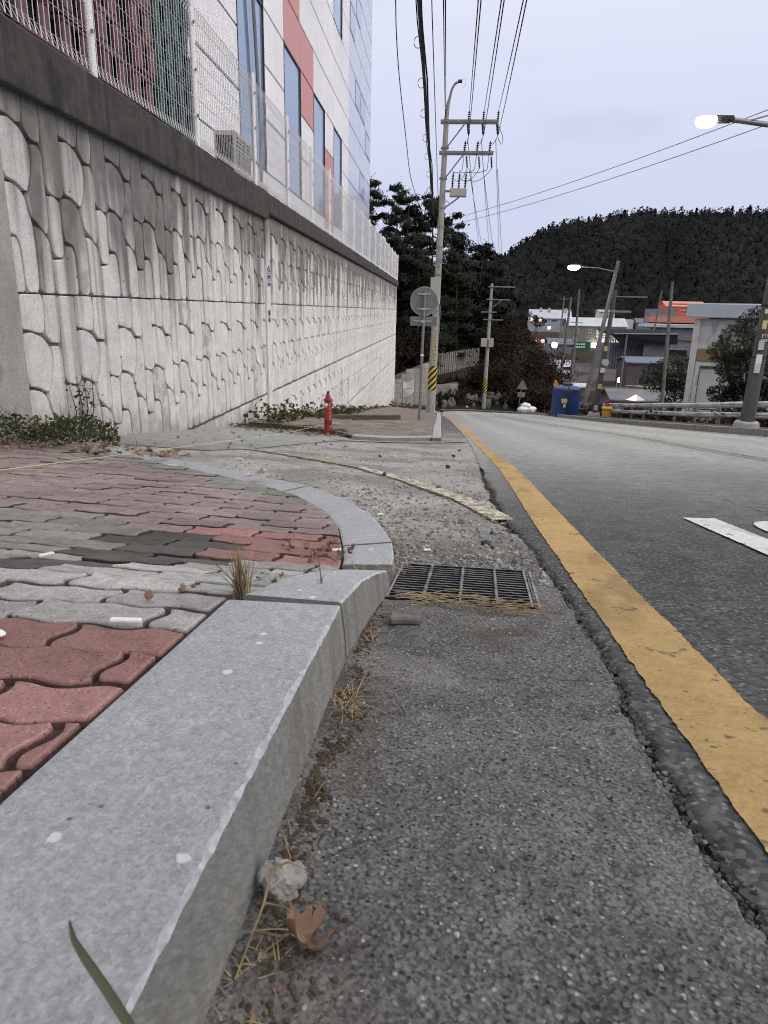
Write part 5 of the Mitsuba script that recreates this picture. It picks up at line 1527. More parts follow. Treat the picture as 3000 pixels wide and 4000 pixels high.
for i, (x, y, top, sp, lab) in enumerate(TR):
    z = float(land(x, y))
    k = thing('pine_tree', lab, 'tree')
    pine(k, x, y, z, top - z, sp * 1.1, 100 + i, dens=1.9, low=.10)

def shrub(name, lab, cat_, c, r3, n, size, mat, seed, group=None, stems=6):
    r = np.random.default_rng(seed)
    k = thing(name, lab, cat_, group)
    c, r3 = np.asarray(c, float), np.asarray(r3, float)
    nl = 9
    lobes = r.normal(size=(nl, 3)); lobes /= np.linalg.norm(lobes, axis=1, keepdims=True)
    lobes *= (.35 + .4 * r.random((nl, 1)))
    q = r.normal(size=(n, 3)) * .27 + lobes[r.integers(0, nl, n)]
    q[:, 2] = np.abs(q[:, 2] + .4) - .4
    part(k, 'foliage', tris(c + q * r3, size * (.6 + .8 * r.random(n)), r, 0, .5), mat)
    part(k, 'stem', cat([tube([c + [r.normal(0, .1), r.normal(0, .1), -r3[2] * 1.1], c + np.array([a, b, -.1]) * r3 * .5, c + np.array([a, b, .6 + .5 * r.random()]) * r3 * 1.05], [.03, .02, .006], 5, False) for a, b in r.normal(0, .7, (stems, 2))]), 'm_bark')
    return k
for i, (x, y, rz, rx, lab) in enumerate([
        (7.0, 60.5, 1.5, 1.5, 'rust brown winter shrub between the triangular sign and the blue tank'),
        (8.6, 58.5, 1.6, 1.5, 'rust brown winter shrub directly left of the blue tank'),
        (5.2, 63.0, 1.6, 1.7, 'brown tangle of brushwood behind the triangular sign'),
        (8.2, 65, 2.4, 2.0, 'tall brown brushwood rising left of the tank'),
        (10.2, 67, 2.3, 2.2, 'grey-brown bare brushwood on the slope above the tank'),
        (6.0, 69, 2.8, 2.3, 'dark brown brushwood right of the second pole'),
        (3.6, 64.5, 1.3, 1.5, 'dark brushwood on the bank under the second pole'),
        (1.6, 70.5, 1.5, 2.0, 'brown brushwood hanging over the pale weathered wall'),
        (-1.6, 60.5, 1.0, 1.4, 'brown scrub right of the grey block wall'),
        (-4.0, 60, 1.9, 2.0, 'reddish brown scrub on top of the grey block wall, seen left of the sign pole'),
        (-1.9, 61.5, 1.7, 1.6, 'reddish brown scrub on top of the grey block wall, behind the main pole')]):
    z = float(land(x, y))
    if y < 62 and x < -1.7: z = -4.4
    shrub('shrub', lab, 'shrub', (x, y, z + rz * .75), (rx, rx, rz), 1500, .26, 'm_brush', 300 + i, stems=14)
ur = np.random.default_rng(55)
ux, uy = -11 + 24 * ur.random(26000), 60.5 + 32 * ur.random(26000) ** 1.2
uk = thing('undergrowth', 'dark brown undergrowth and bare twigs covering the wooded bank', 'undergrowth', kind='stuff')
in_ = (ux > -.8) & (ux < 4.0) & (uy < 69.5)
ok_ = ~(in_ & (uy > 65.5)) & (ux - .35 * (uy - 60) < 9)
ux, uy = ux[ok_], uy[ok_]
scene[uk] = mikit.ply(tris(np.c_[ux, uy, land(ux, uy) + np.where((ux > -.8) & (ux < 4) & (uy < 69.5), .7, 1.5) * ur.random(len(ux)) ** 1.3 * meshkit.noise(np.stack([ux * .9, uy * .9, ux * 0], -1)) * 1.6], .42 * (.5 + ur.random(len(ux))), ur, 0, .3), 'm_brush')
# brush along the outer bank behind the guard rail
for i in range(13):
    y = 15 + i * 2.6; x = 9.6 + .5 * math.sin(i * 2.3)
    z = float(land(x, y))
    shrub('shrub', f'low dark brown brushwood behind the guard rail, {NTH[i]} clump from the right', 'shrub', (x, y, max(z, float(verge(7, y)) - .6) + .35), (1.0, 1.4, .62), 700, .15, 'm_brush', 400 + i, 'brushwood behind the guard rail', 10)

# ---------------------------------------------------------------- wooded hill
def forest(n, seed, xr, yr, kind, hs):
    """many crowns, each a lumpy core with sprays of leaf around it; returns the mesh and its shading normals"""
    r = np.random.default_rng(seed)
    x = xr[0] + (xr[1] - xr[0]) * r.random(n); y = yr[0] + (yr[1] - yr[0]) * r.random(n)
    z = land(x, y)
    h = hs * (.5 + .95 * r.random(n) ** 1.4)
    base = trimesh.creation.icosphere(subdivisions=1)
    bv, bf = np.array(base.vertices), np.array(base.faces)
    V = bv[None] * (1 + .7 * (meshkit.noise(bv[None] * 2.1 + r.random((n, 1, 3)) * 90) - .5))[..., None]
    taper = 1 - (.42 if kind == 'pine' else .1) * (bv[:, 2] + 1) / 2
    wdt = h * (.24 if kind == 'pine' else .30)
    V = V * taper[None, :, None] * np.stack([wdt, wdt, h * .42], 1)[:, None, :] + np.stack([x, y, z + h * .52], 1)[:, None, :]
    N = bv[None] * .55 + np.array([0, -.25, .75]) + 0 * V
    core = T3(V.reshape(-1, 3), (bf[None] + (np.arange(n) * len(bv))[:, None, None]).reshape(-1, 3))
    m = 30
    f = r.random((n, m)) ** .8; a = r.random((n, m)) * 2 * PI
    rad = h[:, None] * (.33 if kind == 'pine' else .36) * (1.06 - f) ** .7 * (.75 + .45 * r.random((n, m)))
    c = np.stack([x[:, None] + rad * np.cos(a), y[:, None] + rad * np.sin(a), z[:, None] + h[:, None] * (.18 + .86 * f)], -1).reshape(-1, 3)
    fl = tris(c, np.repeat(h, m) * .17 * (.6 + .6 * r.random(n * m)), r, 0, .5 if kind == 'pine' else .25)
    nf = np.stack([np.cos(a), np.sin(a) - .25, f * 0 + 1.2], -1).reshape(-1, 3).repeat(4, 0)
    N = np.vstack([N.reshape(-1, 3), nf]); N /= np.linalg.norm(N, axis=1, keepdims=True)
    return cat([core, fl]), N
def with_normals(k, mesh, nrm, bsdf):
    scene[k] = {'type': 'ply', 'filename': meshkit.write_ply(mesh, normals=nrm), 'face_normals': False, 'bsdf': {'type': 'ref', 'id': bsdf}}
k = thing('forest', 'dark wooded hillside closing the view', 'forest', kind='stuff')
with_normals(k, *forest(4600, 1, (-30, 215), (296, 402), 'pine', 6.0), 'm_forest')
k = thing('bare_wood', 'grey brown leafless trees mixed into the lower hillside', 'woodland', kind='stuff')
with_normals(k, *forest(2800, 2, (0, 200), (282, 376), 'bare', 5.2), 'm_bare')
fr_ = np.random.default_rng(77)
for i, (x, h) in enumerate([(28.5, 7.6), (31, 7.0), (34.2, 8.4), (36.5, 6.6), (39, 7.4), (42, 8.6), (44.3, 7.4), (47, 8.8), (49, 7.2), (52, 8.3), (54.5, 7.9), (57, 7.0), (60, 8.4), (63.5, 7.6), (67, 8.2), (71, 7.4), (76, 8.0), (82, 7.3), (89, 8.0), (97, 7.4), (106, 7.9), (115, 7.2), (124, 8.2), (133, 7.6), (142, 8.3), (150, 7.7)]):
    y = 390 + fr_.normal(0, 3)
    z = float(land(x, y))
    k = thing('ridge_pine', f'small dark pine against the sky on the hilltop, {NTH[i] + " from the left" if i < 13 else NTH[25 - i] + " from the right"}', 'tree', 'pines along the hilltop')
    m = 230
    f = fr_.random(m) ** .8; a = fr_.random(m) * 2 * PI
    lob = np.floor(f * 6) / 6
    rad = h * (.30 * (1.06 - f)) * np.sqrt(fr_.random(m)) * (1.0 + .5 * np.sin(a * 2 + lob * 9))
    scale_ = h * .13 * (.6 + .7 * fr_.random(m))
    cr = tris(np.c_[x + rad * np.cos(a), y + rad * np.sin(a), z + h * (.2 + .82 * f)], scale_, fr_, 0, .45)
    soft(k, 'crown', cr, 'm_forest', np.array([x, y, z + h * .4]), 1.3)
    part(k, 'trunk', tube([(x, y, z - .5), (x + fr_.normal(0, .2), y, z + h * .95)], [.2, .04], 5), 'm_bark')

# ---------------------------------------------------------------- buildings in the valley
def house(name, lab, x0, x1, y0, y1, z0, ze, zr, wall, roof, axis='x', over=.35, cat_='building', group=None):
    """gabled house; axis = direction of the ridge"""
    k = thing(name, lab, cat_, group)
    if axis == 'x':
        ym = (y0 + y1) / 2
        body = cat([bx(x0, x1, y0, y1, z0, ze), T3([[x0, y0, ze], [x0, y1, ze], [x0, ym, zr]], [[0, 1, 2]]), T3([[x1, y0, ze], [x1, y1, ze], [x1, ym, zr]], [[0, 1, 2]])])
        sl = (zr - ze) / (ym - y0)
        v = []
        for s, (ya, yb) in enumerate(((y0 - over, ym), (y1 + over, ym))):
            za_ = ze - sl * over
            v.append(T3([[x0 - over, ya, za_ + .05], [x1 + over, ya, za_ + .05], [x1 + over, yb, zr + .05], [x0 - over, yb, zr + .05], [x0 - over, ya, za_ + .2], [x1 + over, ya, za_ + .2], [x1 + over, yb, zr + .2], [x0 - over, yb, zr + .2]], [[0, 1, 2, 3], [4, 5, 6, 7], [0, 1, 5, 4], [1, 2, 6, 5], [0, 3, 7, 4], [2, 3, 7, 6]]))
    else:
        xm = (x0 + x1) / 2
        body = cat([bx(x0, x1, y0, y1, z0, ze), T3([[x0, y0, ze], [x1, y0, ze], [xm, y0, zr]], [[0, 1, 2]]), T3([[x0, y1, ze], [x1, y1, ze], [xm, y1, zr]], [[0, 1, 2]])])
        sl = (zr - ze) / (xm - x0)
        v = []
        for xa, xb in ((x0 - over, xm), (x1 + over, xm)):
            za_ = ze - sl * over
            v.append(T3([[xa, y0 - over, za_ + .05], [xa, y1 + over, za_ + .05], [xb, y1 + over, zr + .05], [xb, y0 - over, zr + .05], [xa, y0 - over, za_ + .2], [xa, y1 + over, za_ + .2], [xb, y1 + over, zr + .2], [xb, y0 - over, zr + .2]], [[0, 1, 2, 3], [4, 5, 6, 7], [0, 1, 5, 4], [1, 2, 6, 5], [0, 3, 7, 4], [2, 3, 7, 6]]))
    part(k, 'wall', body, wall)
    part(k, 'roof', cat(v), roof)
    return k
def window(k, x0, x1, y, z0, z1, frame='m_offwhite', lit=None):
    w = part(k, 'window', cat([bx(x0, x1, y - .08, y, z0, z0 + .12), bx(x0, x1, y - .08, y, z1 - .12, z1), bx(x0, x0 + .12, y - .08, y, z0 + .12, z1 - .12), bx(x1 - .12, x1, y - .08, y, z0 + .12, z1 - .12), bx((x0 + x1) / 2 - .05, (x0 + x1) / 2 + .05, y - .08, y, z0 + .12, z1 - .12)]), frame)
    part(w, 'pane', bx(x0 + .12, x1 - .12, y - .03, y - .01, z0 + .12, z1 - .12), 'm_frame_dark')
k = house('white_house', 'long white-roofed pale house with small roof vents on the hillside', 31.2, 45.5, 260, 268, -9, -1.4, 1.35, 'm_house_white', 'm_roof_white')
for x in (35.0, 38.0, 43.8): part(k, 'roof_vent', rbx(x - .4, x + .4, 262.5, 263.5, .8, 2.1, .05), 'm_roof_white')
for x0, x1 in ((35.2, 37.2), (38.7, 40.6), (42, 44)): window(k, x0, x1, 260, -2.6, -2.0, 'm_house_grey')
window(k, 42.6, 43.7, 260, -4.5, -3.3)
k = house('shed', 'low blue-grey shed beside the long white-roofed house', 45.5, 52, 258, 264, -9, -3.6, -3.0, 'm_house_grey', 'm_roof_white')
k = house('shop_building', 'tan two-storey building with a pale roof, a white banner and a purple OPEN banner', 32.8, 47.6, 190, 199, -9.5, -2.75, -.85, 'm_house_tan', 'm_roof_white')
SHOP = k
for x in (34.4, 37.8, 45.2): window(k, x, x + 1.0, 190, -4.4, -3.5)
for x in (34.2, 37.6, 44.8): window(k, x, x + 1.0, 190, -6.6, -5.7)
def lit(k, name, mesh, rgb, mat='m_white'):
    return part(k, name, mesh, mat, emitter={'type': 'area', 'radiance': {'type': 'rgb', 'value': rgb}})
part(k, 'banner', bx(40.0, 42.8, 189.86, 189.9, -5.5, -3.7), 'm_white', label='white shop banner with dark lettering')
hg = []
def glyph(x, z, s):      # stacked strokes of a Hangul-like syllable, as far as the photo shows them
    return [bx(x, x + .5 * s, 189.82, 189.85, z + .52 * s, z + .62 * s), bx(x, x + .1 * s, 189.82, 189.85, z + .3 * s, z + .52 * s), bx(x, x + .5 * s, 189.82, 189.85, z + .2 * s, z + .3 * s), bx(x + .6 * s, x + .7 * s, 189.82, 189.85, z, z + .7 * s), bx(x + .7 * s, x + .85 * s, 189.82, 189.85, z + .32 * s, z + .42 * s)]
for i in range(4): hg += glyph(40.15 + i * .64, -5.25, .62)
for i in range(5): hg += glyph(40.3 + i * .42, -4.3, .38)
part(k, 'banner_lettering', cat(hg), 'm_house_brick')
part(k, 'open_banner', bx(40.0, 42.8, 189.86, 189.9, -6.75, -5.52), 'm_purple')
part(k, 'open_lettering', text('OPEN', .75, .03, (40.25, 189.85, -6.5), (1, 0, 0), (0, 0, 1)), 'm_white')
lit(k, 'lit_fascia', rbx(39.0, 45.6, 188.6, 189.7, -8.35, -7.05, .1), [0.715, 0.726, 0.693])
lit(k, 'lit_doorway', bx(44.6, 45.4, 189.4, 189.6, -10.4, -8.5), [0.242, 0.187, 0.143])
part(k, 'canopy', bx(33, 39, 187.6, 190, -7.6, -7.4), 'm_roof_blue')
part(k, 'shutter', bx(34, 39, 189.8, 189.95, -9.3, -7.7), 'm_house_grey')
for x in (34.3, 35.6, 36.8): part(k, 'shop_sign', bx(x, x + 1.0, 189.7, 189.75, -7.5, -6.9), 'm_rust_orange' if x > 35 and x < 36 else 'm_offwhite')
k = thing('road_sign', 'green direction sign over the road in the valley, left of the lit shop', 'road sign')
part(k, 'panel', rbx(27.3, 30.6, 149.9, 150, -7.0, -5.3, .05), 'm_sign_green')
part(k, 'legend', cat([bx(27.7 + .5 * i, 28.05 + .5 * i, 149.85, 149.9, z, z + .35) for i in range(4) for z in (-6.0, -6.6)]), 'm_white')
part(k, 'pole', tube([(23.5, 150.2, -10), (23.5, 150.2, -5.6), (27.3, 150.2, -5.6)], .12, 6), 'm_galv')
k = thing('gabled_hall', 'black-roofed hall with a zigzag eave and vertical dark slats', 'building')
G = (29.6, 40.5, 128, 140)
part(k, 'wall', cat([bx(30.2, 35.6, 130.4, 140, -10.5, -5.0), bx(35.6, 40, 128.6, 140, -10.5, -4.4)]), 'm_house_grey')
part(k, 'roof', T3([[29.6, 128, -3.1], [40.6, 127, -2.9], [40.2, 141, -2.4], [30, 141, -2.5], [29.7, 128, -3.35], [32.4, 127.8, -5.7], [35.2, 127.6, -4.5], [40.7, 126.8, -4.6], [40.2, 141, -3], [30, 141, -3]], [[0, 1, 2, 3], [4, 5, 6, 0], [0, 6, 7, 1], [8, 9, 3, 2], [1, 7, 8, 2], [0, 4, 9, 3]]), 'm_roof_black')
part(k, 'roof_edge', bar((30, 127.9, -3.05), (40.5, 126.9, -2.82), .2, .12), 'm_roof_white')
for i in range(13):
    x = 29.9 + i * .44
    zt = np.interp(x, [29.7, 32.4, 35.2], [-3.5, -5.75, -4.6])
    part(k, 'slat', bx(x, x + .16, 129.6 , 129.9, -10, zt), 'm_roof_blue')
k = house('brick_shed', 'low dark brick shed with a flat grey-blue roof, lower right of the black-roofed hall', 25.3, 30.4, 98, 104, -11, -6.15, -5.6, 'm_house_brick', 'm_roof_blue', 'x', .3)
part(k, 'pale_base', bx(25.2, 30.6, 97.4, 97.7, -9.4, -9.1), 'm_offwhite')  # plain off-white strip along the foot of the front
k = thing('yard_lamp', 'bright warm lamp glowing left of the low dark brick shed', 'lamp')
lit(k, 'glow', blob((23.4, 94, -8.1), .30, 3, 2, 1), [0.990, 0.836, 0.550])
part(k, 'pole', tube([(23.1, 94, -11), (23.1, 94, -7.9)], .06, 6), 'm_galv')
k = house('orange_building', 'bright orange building with a rust roof left of the near white hall', 66.5, 78, 222, 230, -8, 3.0, 4.4, 'm_orange', 'm_rust_orange', 'x', .3)
part(k, 'annex', bx(62.0, 69.5, 220, 228, -6, 2.2), 'm_house_grey')
part(k, 'annex_roof', bx(60.8, 78, 218, 221.9, -1.6, .1), 'm_rust_orange')
window(k, 71, 72.6, 221.9, 1.0, 2.0)
k = thing('long_shed', 'long grey shed with a white roof edge below the orange building', 'building')
part(k, 'wall', bx(48.3, 60, 171, 180, -10, -2.4), 'm_house_grey')
part(k, 'roof', bx(48, 60.4, 170, 180.5, -2.35, -1.7), 'm_roof_white')
part(k, 'parapet', bx(48.2, 60, 170.6, 170.9, -5.2, -4.0), 'm_house_tan')
part(k, 'window', bx(48.6, 57, 170.2, 170.5, -9.6, -7.4), 'm_roof_black')
part(k, 'frame', cat([bx(48.2, 57.4, 170.1, 170.45, -7.4, -7.0), bx(48.2, 57.4, 170.1, 170.45, -10.0, -9.6), bx(48.2, 48.6, 170.1, 170.45, -9.6, -7.4)]), 'm_galv')
k = house('stone_house', 'pale stone house on the slope behind the tan shop building', 55, 60.5, 260, 266, -7, 1.1, 1.8, 'm_offwhite', 'm_house_white')
part(k, 'wing', bx(60.5, 67, 259, 264, -7, -1.2), 'm_offwhite')
window(k, 57.2, 58.4, 260, -1.2, .2)
house('roof_house', 'small grey-roofed house right of the pale stone house', 68, 73, 258, 264, -7, -2.2, -.9, 'm_house_grey', 'm_roof_blue')
house('cottage', 'low dark house with a white roof at the left edge of the valley', 24.5, 29.5, 165, 171, -10, -6.6, -5.5, 'm_house_grey', 'm_roof_blue')
house('greenhouse', 'low pale plastic greenhouse on the valley floor', 15.5, 21.5, 118, 126, -10, -8.2, -7.6, 'm_house_white', 'm_house_white')
house('farm_shed', 'low shed with a flat white roof behind the blue tank', 14.6, 17.2, 84, 88, -11, -8.3, -8.1, 'm_house_tan', 'm_roof_white')
k = house('garden_house', 'white-walled house with a small lit gable behind the guard rail', 17.0, 24.5, 70, 75, -12, -8.0, -7.3, 'm_house_white', 'm_house_grey')
part(k, 'dark_window', bx(18.5, 20.0, 69.9, 69.98, -9.1, -8.4), 'm_frame_dark')
lit(k, 'porch_light', T3([[18.2, 69.7, -7.9], [20.1, 69.7, -7.9], [19.1, 69.7, -7.35], [19.1, 69.4, -7.9]], [[0, 1, 2, 2], [0, 3, 2, 2], [1, 3, 2, 2]]), [0.286, 0.253, 0.176])
k = thing('parked_car', 'white car parked on the valley lot left of the tall lamp pole', 'car')
part(k, 'body', cat([rbx(17.6, 20.4, 110, 111.6, -8.9, -8.2, .2), rbx(18.1, 19.9, 110.1, 111.5, -8.2, -7.6, .25)]), 'm_white')
for x in (18.1, 19.8): part(k, 'wheel', disc((x, 109.95, -8.85), .3, .15), 'm_black')
part(k, 'window', bx(18.35, 19.65, 110.04, 110.09, -8.15, -7.75), 'm_frame_dark')
# lights in the valley
def glow(lab, c, r, rgb, catg='lamp', grp=None):
    k = thing('distant_light', lab, catg, grp)
    c = np.array(c, float)
    lit(k, 'lens', blob(c, r, 2, 2, 1, .05), rgb)
    part(k, 'post', tube([c + [.4, .2, -6], c + [.4, .2, .3], c + [0, .1, r * .9]], .08, 6), 'm_galv')
glow('red light at the left of the valley road', (19.678, 150.000, -5.474), .32, [0.16, 0.010, 0.008])
glow('red and orange light right of the other red one', (20.818, 150.000, -5.445), .4, [0.16, 0.022, 0.010])
glow('bright white street light below the green sign', (23.349, 150.000, -6.129), .6, [0.990, 0.990, 0.924])
glow('small white light above the red lights', (29.211, 200.000, -3.623), .4, [0.550, 0.572, 0.506])
glow('dim orange round light high at the left of the valley', (23.041, 190.000, -1.564), .45, [0.055, 0.018, 0.008])
glow('dim orange round light left of the white-roofed house wall', (25.320, 190.000, -1.628), .42, [0.055, 0.018, 0.008])
# ---------------------------------------------------------------- near white hall with its shrub, dark firs
def hp(k, name, mesh, mat, **kw):
    return part(k, name, turn(mesh, -21, (10.3, 30.3, 0)), mat, **kw)
k = thing('white_hall', 'pale hall with blue-grey roof band and framed white panel, half hidden by a tree', 'building')
hp(k, 'wall', cat([bx(10.35, 17.5, 30.3, 38, -9, -.05)]), 'm_plaster')
hp(k, 'roof_band', rbx(9.95, 18, 29.9, 38.4, .0, .56, .03), 'm_band')
hp(k, 'pilaster', rbx(10.28, 10.52, 30.16, 30.3, -9, -.06, .02), 'm_plaster')
hp(k, 'sign_strip', rbx(10.56, 13.5, 30.2, 30.29, -1.72, -1.22, .01), 'm_olive')
hp(k, 'panel_frame', cat([bx(10.55, 13.6, 30.18, 30.29, -1.9, -1.76), bx(10.55, 13.6, 30.18, 30.29, -3.9, -3.72), bx(10.55, 10.72, 30.18, 30.29, -3.72, -1.9)]), 'm_plaster')
hp(k, 'panel_molding', cat([bx(10.72, 13.4, 30.24, 30.295, -2.0, -1.97), bx(10.72, 10.75, 30.24, 30.295, -3.7, -2.0), bx(10.72, 13.4, 30.24, 30.295, -3.7, -3.67)]), 'm_frame_dark')
def big_shrub(lab, blobs, n, size, mat, seed, base):
    r = np.random.default_rng(seed)
    k = thing('tree', lab, 'tree')
    cs_ = []
    for c, rr in blobs:
        m = int(n * rr[0] * rr[2])
        q = r.normal(size=(m, 3)); q /= np.linalg.norm(q, axis=1, keepdims=True)
        q *= (.45 + .62 * r.random((m, 1)) ** .6)
        nn = meshkit.noise(q * 2.2 + seed)[:, None]
        q = q[(nn[:, 0] > .30)]
        cs_.append(np.asarray(c) + q * np.asarray(rr))
    c = np.vstack(cs_)
    soft(k, 'crown', tris(c, size * (.6 + .8 * r.random(len(c))), r, 0, .5), mat, np.concatenate([np.repeat([b[0]], 1, 0) for b in blobs]).mean(0))
    tr_ = [tube([base, np.asarray(base) * .4 + np.asarray(b[0]) * .6, b[0]], [.12, .07, .02], 6, False) for b in blobs]
    part(k, 'trunk', cat(tr_), 'm_bark')
big_shrub('dark bushy evergreen covering the front of the white hall', [((10.35, 26, -.85), (.62, .6, .75)), ((11.1, 26.2, -.30), (.75, .6, .70)), ((9.85, 26, -1.15), (.42, .5, .42)), ((10.2, 26, -1.75), (.42, .5, .6)), ((10.9, 26, -1.9), (.8, .6, 1.0)), ((9.95, 25.8, -2.60), (.42, .4, .32)), ((10.9, 26, -3.0), (.9, .6, .9)), ((11.8, 26.2, -1.5), (.9, .6, 1.8)), ((12.0, 26.2, .0), (.6, .5, .6))], 5200, .085, 'm_shrub', 5, (11.6, 26.2, -4.6))
big_shrub('dark fir mass left of the white hall behind the leaning pole', [((18.2, 61, -4.9), (1.3, 1.2, 1.3)), ((19.8, 62, -4.6), (1.4, 1.2, 1.6)), ((21.5, 62.5, -5.2), (1.7, 1.2, 1.7)), ((23.0, 63, -4.9), (1.5, 1.2, 1.5)), ((20.6, 61.5, -6.6), (1.9, 1.2, 1.0))], 650, .22, 'm_shrub', 6, (21, 62, -9.6))
big_shrub('dark conifer in front of the long white-roofed house', [((30.8, 235, -2.6), (2.6, 2, 1.5)), ((29.6, 235, -1.5), (1.4, 1, 1.1))], 160, .5, 'm_forest', 8, (30.4, 235, -7))
# ---------------------------------------------------------------- weeds, leaves, straw and grit
def blades(c, n, h, w, spread, r, bend=.5, up_=1.0):
    """thin curved blades springing from c"""
    ms = []
    for i in range(n):
        a = r.random() * 2 * PI
        hh = h * (.5 + .7 * r.random())
        o = np.array(c) + [r.normal(0, spread * .3), r.normal(0, spread * .3), 0]
        d = np.array([math.cos(a), math.sin(a), 0]) * hh * bend * (.3 + r.random())
        t = np.linspace(0, 1, 6)[:, None]
        p = o + d * t ** 1.6 + np.array([0, 0, hh * up_]) * (t - .28 * bend * t ** 3)
        side = np.array([-math.sin(a), math.cos(a), 0])
        ww = w * (1 - t ** 1.5) * .5 + .0002
        v = np.vstack([p - side * ww, p + side * ww])
        k_ = np.arange(5)
        ms.append(T3(v, np.stack([k_, k_ + 1, k_ + 7, k_ + 6], 1)))
    return cat(ms)
def leaf(c, size, r, curl=.35):
    """a curled dead leaf: a lobed outline, crumpled and bent over, with ragged edges"""
    n, m = 30, 5
    a = np.linspace(0, 2 * PI, n, endpoint=False)
    ph = r.random(6) * 6.28
    edge = size * (.50 + .16 * np.cos(a) + .15 * np.sin(5 * a + ph[0]) * np.abs(np.sin(a / 2)) + .06 * np.sin(13 * a + ph[1]) + .05 * np.sin(19 * a + ph[2]))
    V = [[0, 0, 0]]
    b0, b1, tw = .6 + 1.6 * r.random(), .6 + 2.2 * r.random(), r.normal(0, .8)
    for k_ in range(1, m + 1):
        f = (k_ / m) ** .8
        u, v = edge * f * np.cos(a), edge * f * .8 * np.sin(a)
        z = curl * (b0 * u ** 2 + b1 * v ** 2 + tw * u * v) / size
        z = z + size * .10 * f * np.sin(3 * a + ph[3]) + size * .07 * f * np.sin(7 * a + ph[4] + 3 * f) - size * .05 * np.exp(-(v / (size * .06)) ** 2) * f
        q = 1 - .35 * curl * f ** 2
        V += np.c_[u * q, v * q, z].tolist()
    i = np.arange(n); j = (i + 1) % n
    F = [np.stack([i * 0, 1 + i, 1 + j], 1)]
    for k_ in range(m - 1):
        p, q = 1 + k_ * n, 1 + (k_ + 1) * n
        F += [np.stack([p + i, q + i, q + j], 1), np.stack([p + i, q + j, p + j], 1)]
    t_ = np.array(V); stem = np.array([[size * .5, 0, t_[:, 2].mean()], [size * .95, size * .1 * r.normal(), size * .12 + t_[:, 2].mean()]])
    M = cat([T3(V, np.vstack(F)), tube(stem, size * .018, 4, False)])
    M.apply_transform(trimesh.transformations.euler_matrix(r.normal(0, .3), r.normal(0, .3), r.random() * 6.28))
    M.apply_translation(np.asarray(c) + [0, 0, -M.vertices[:, 2].min() + .001])
    return M
sr = np.random.default_rng(21)
def gz(x, y, kind='a'): return float({'a': apron, 'w': walk, 'p': walk2}[kind](x, y))
# dry grass tuft by the kerb joint
k = thing('grass_tuft', 'dry straw-coloured grass tuft growing from the kerb joint', 'grass')
c = np.array([-.378, 1.262, gz(-.38, 1.26, 'w') - .01])
part(k, 'straw', blades(c, 40, .115, .0032, .03, sr, .22), 'm_straw')
part(k, 'blades', blades(c, 16, .16, .0028, .03, sr, .95), 'm_blade')
k = thing('grass_tuft', 'thin sprig of grass on top of the second kerb stone', 'grass')
scene[k] = mikit.ply(blades((-.24, 1.38, float(zk(1.38)) - .004), 6, .07, .0016, .01, sr, .5), 'm_blade')
# blurred blade close to the lens
k = thing('grass_stalk', 'single green grass blade leaning over the kerb at the bottom left', 'grass')
def ribbon(pts, ws):
    p = np.asarray(pts, float); w = np.asarray(ws)[:, None] * np.array([.9, .25, .25])
    n = len(p); i = np.arange(n - 1)
    q = np.stack([i, i + 1, i + 1 + 2 * n, i + 2 * n], 1); q2 = np.stack([i + 2 * n, i + 1 + 2 * n, i + 1 + n, i + n], 1)
    return T3(np.vstack([p - w, p + w, p + [0, 0, -.003]]), np.vstack([q, q2]))
t = np.linspace(0, 1, 14)
q = np.array([(-0.144, 0.262, -0.376), (-0.172, 0.285, -0.373), (-0.192, 0.300, -0.370), (-0.206, 0.312, -0.370), (-0.214, 0.322, -0.365)])
qq = np.stack([np.interp(t, np.linspace(0, 1, 5), q[:, i]) for i in range(3)], 1)
scene[k] = mikit.ply(ribbon(qq, .0030 * np.sin(np.clip(.35 + .65 * (1 - t), 0, 1) * PI * .62) * (1 - t ** 4) + .0004), 'm_blade', True)
# straw, soil and leaves along the kerb foot
k = thing('straw_litter', 'dry grass and straw caught along the foot of the kerb', 'litter', kind='stuff')
ms = []
for y0 in np.r_[np.linspace(.32, .50, 7), .62, .74, .86, .92, .98, 1.05, 1.1, 1.25, 1.4, 1.46, 1.55, 1.62]:
    ms.append(blades((-.148 + .012 * sr.random(), y0, gz(-.15, y0) - .002), 7, .03, .0016, .05, sr, 1.3, .5))
for y0, x0 in ((1.0, -.14), (1.03, -.13), (1.05, -.13), (1.34, -.125)):
    ms.append(blades((x0, y0, gz(x0, y0)), 12, .05, .0018, .03, sr, 1.4, .35))
for i in range(60):     # straw lying over the front of the grate
    x = -.10 + .30 * sr.random() ** 1.3; y = 1.655 + .035 * sr.normal() - .04 * (x > .1)
    L, a = .06 + .08 * sr.random(), sr.normal(0.0, .28)
    z = gz(x, y) + .008 + .012 * sr.random()
    ms.append(tube([(x, y, z), (x + L * .5 * math.cos(a), y + L * .5 * math.sin(a), z + .006), (x + L * math.cos(a), y + L * math.sin(a), z - .003)], .0011, 4, False))
scene[k] = mikit.ply(cat(ms), 'm_straw')
k = thing('soil_litter', 'dark soil crumbs and leaf scraps along the kerb foot', 'soil', kind='stuff')
pc, ps = [], []
for i in range(3200):
    y = .28 + 1.65 * sr.random(); x = -.150 + abs(sr.normal(0, .012 + .022 * (y < .55) + .01 * (abs(y - 1.0) < .15)))
    pc.append((x, y, gz(x, y) + .002)); ps.append(.0012 + .0042 * sr.random() ** 3)
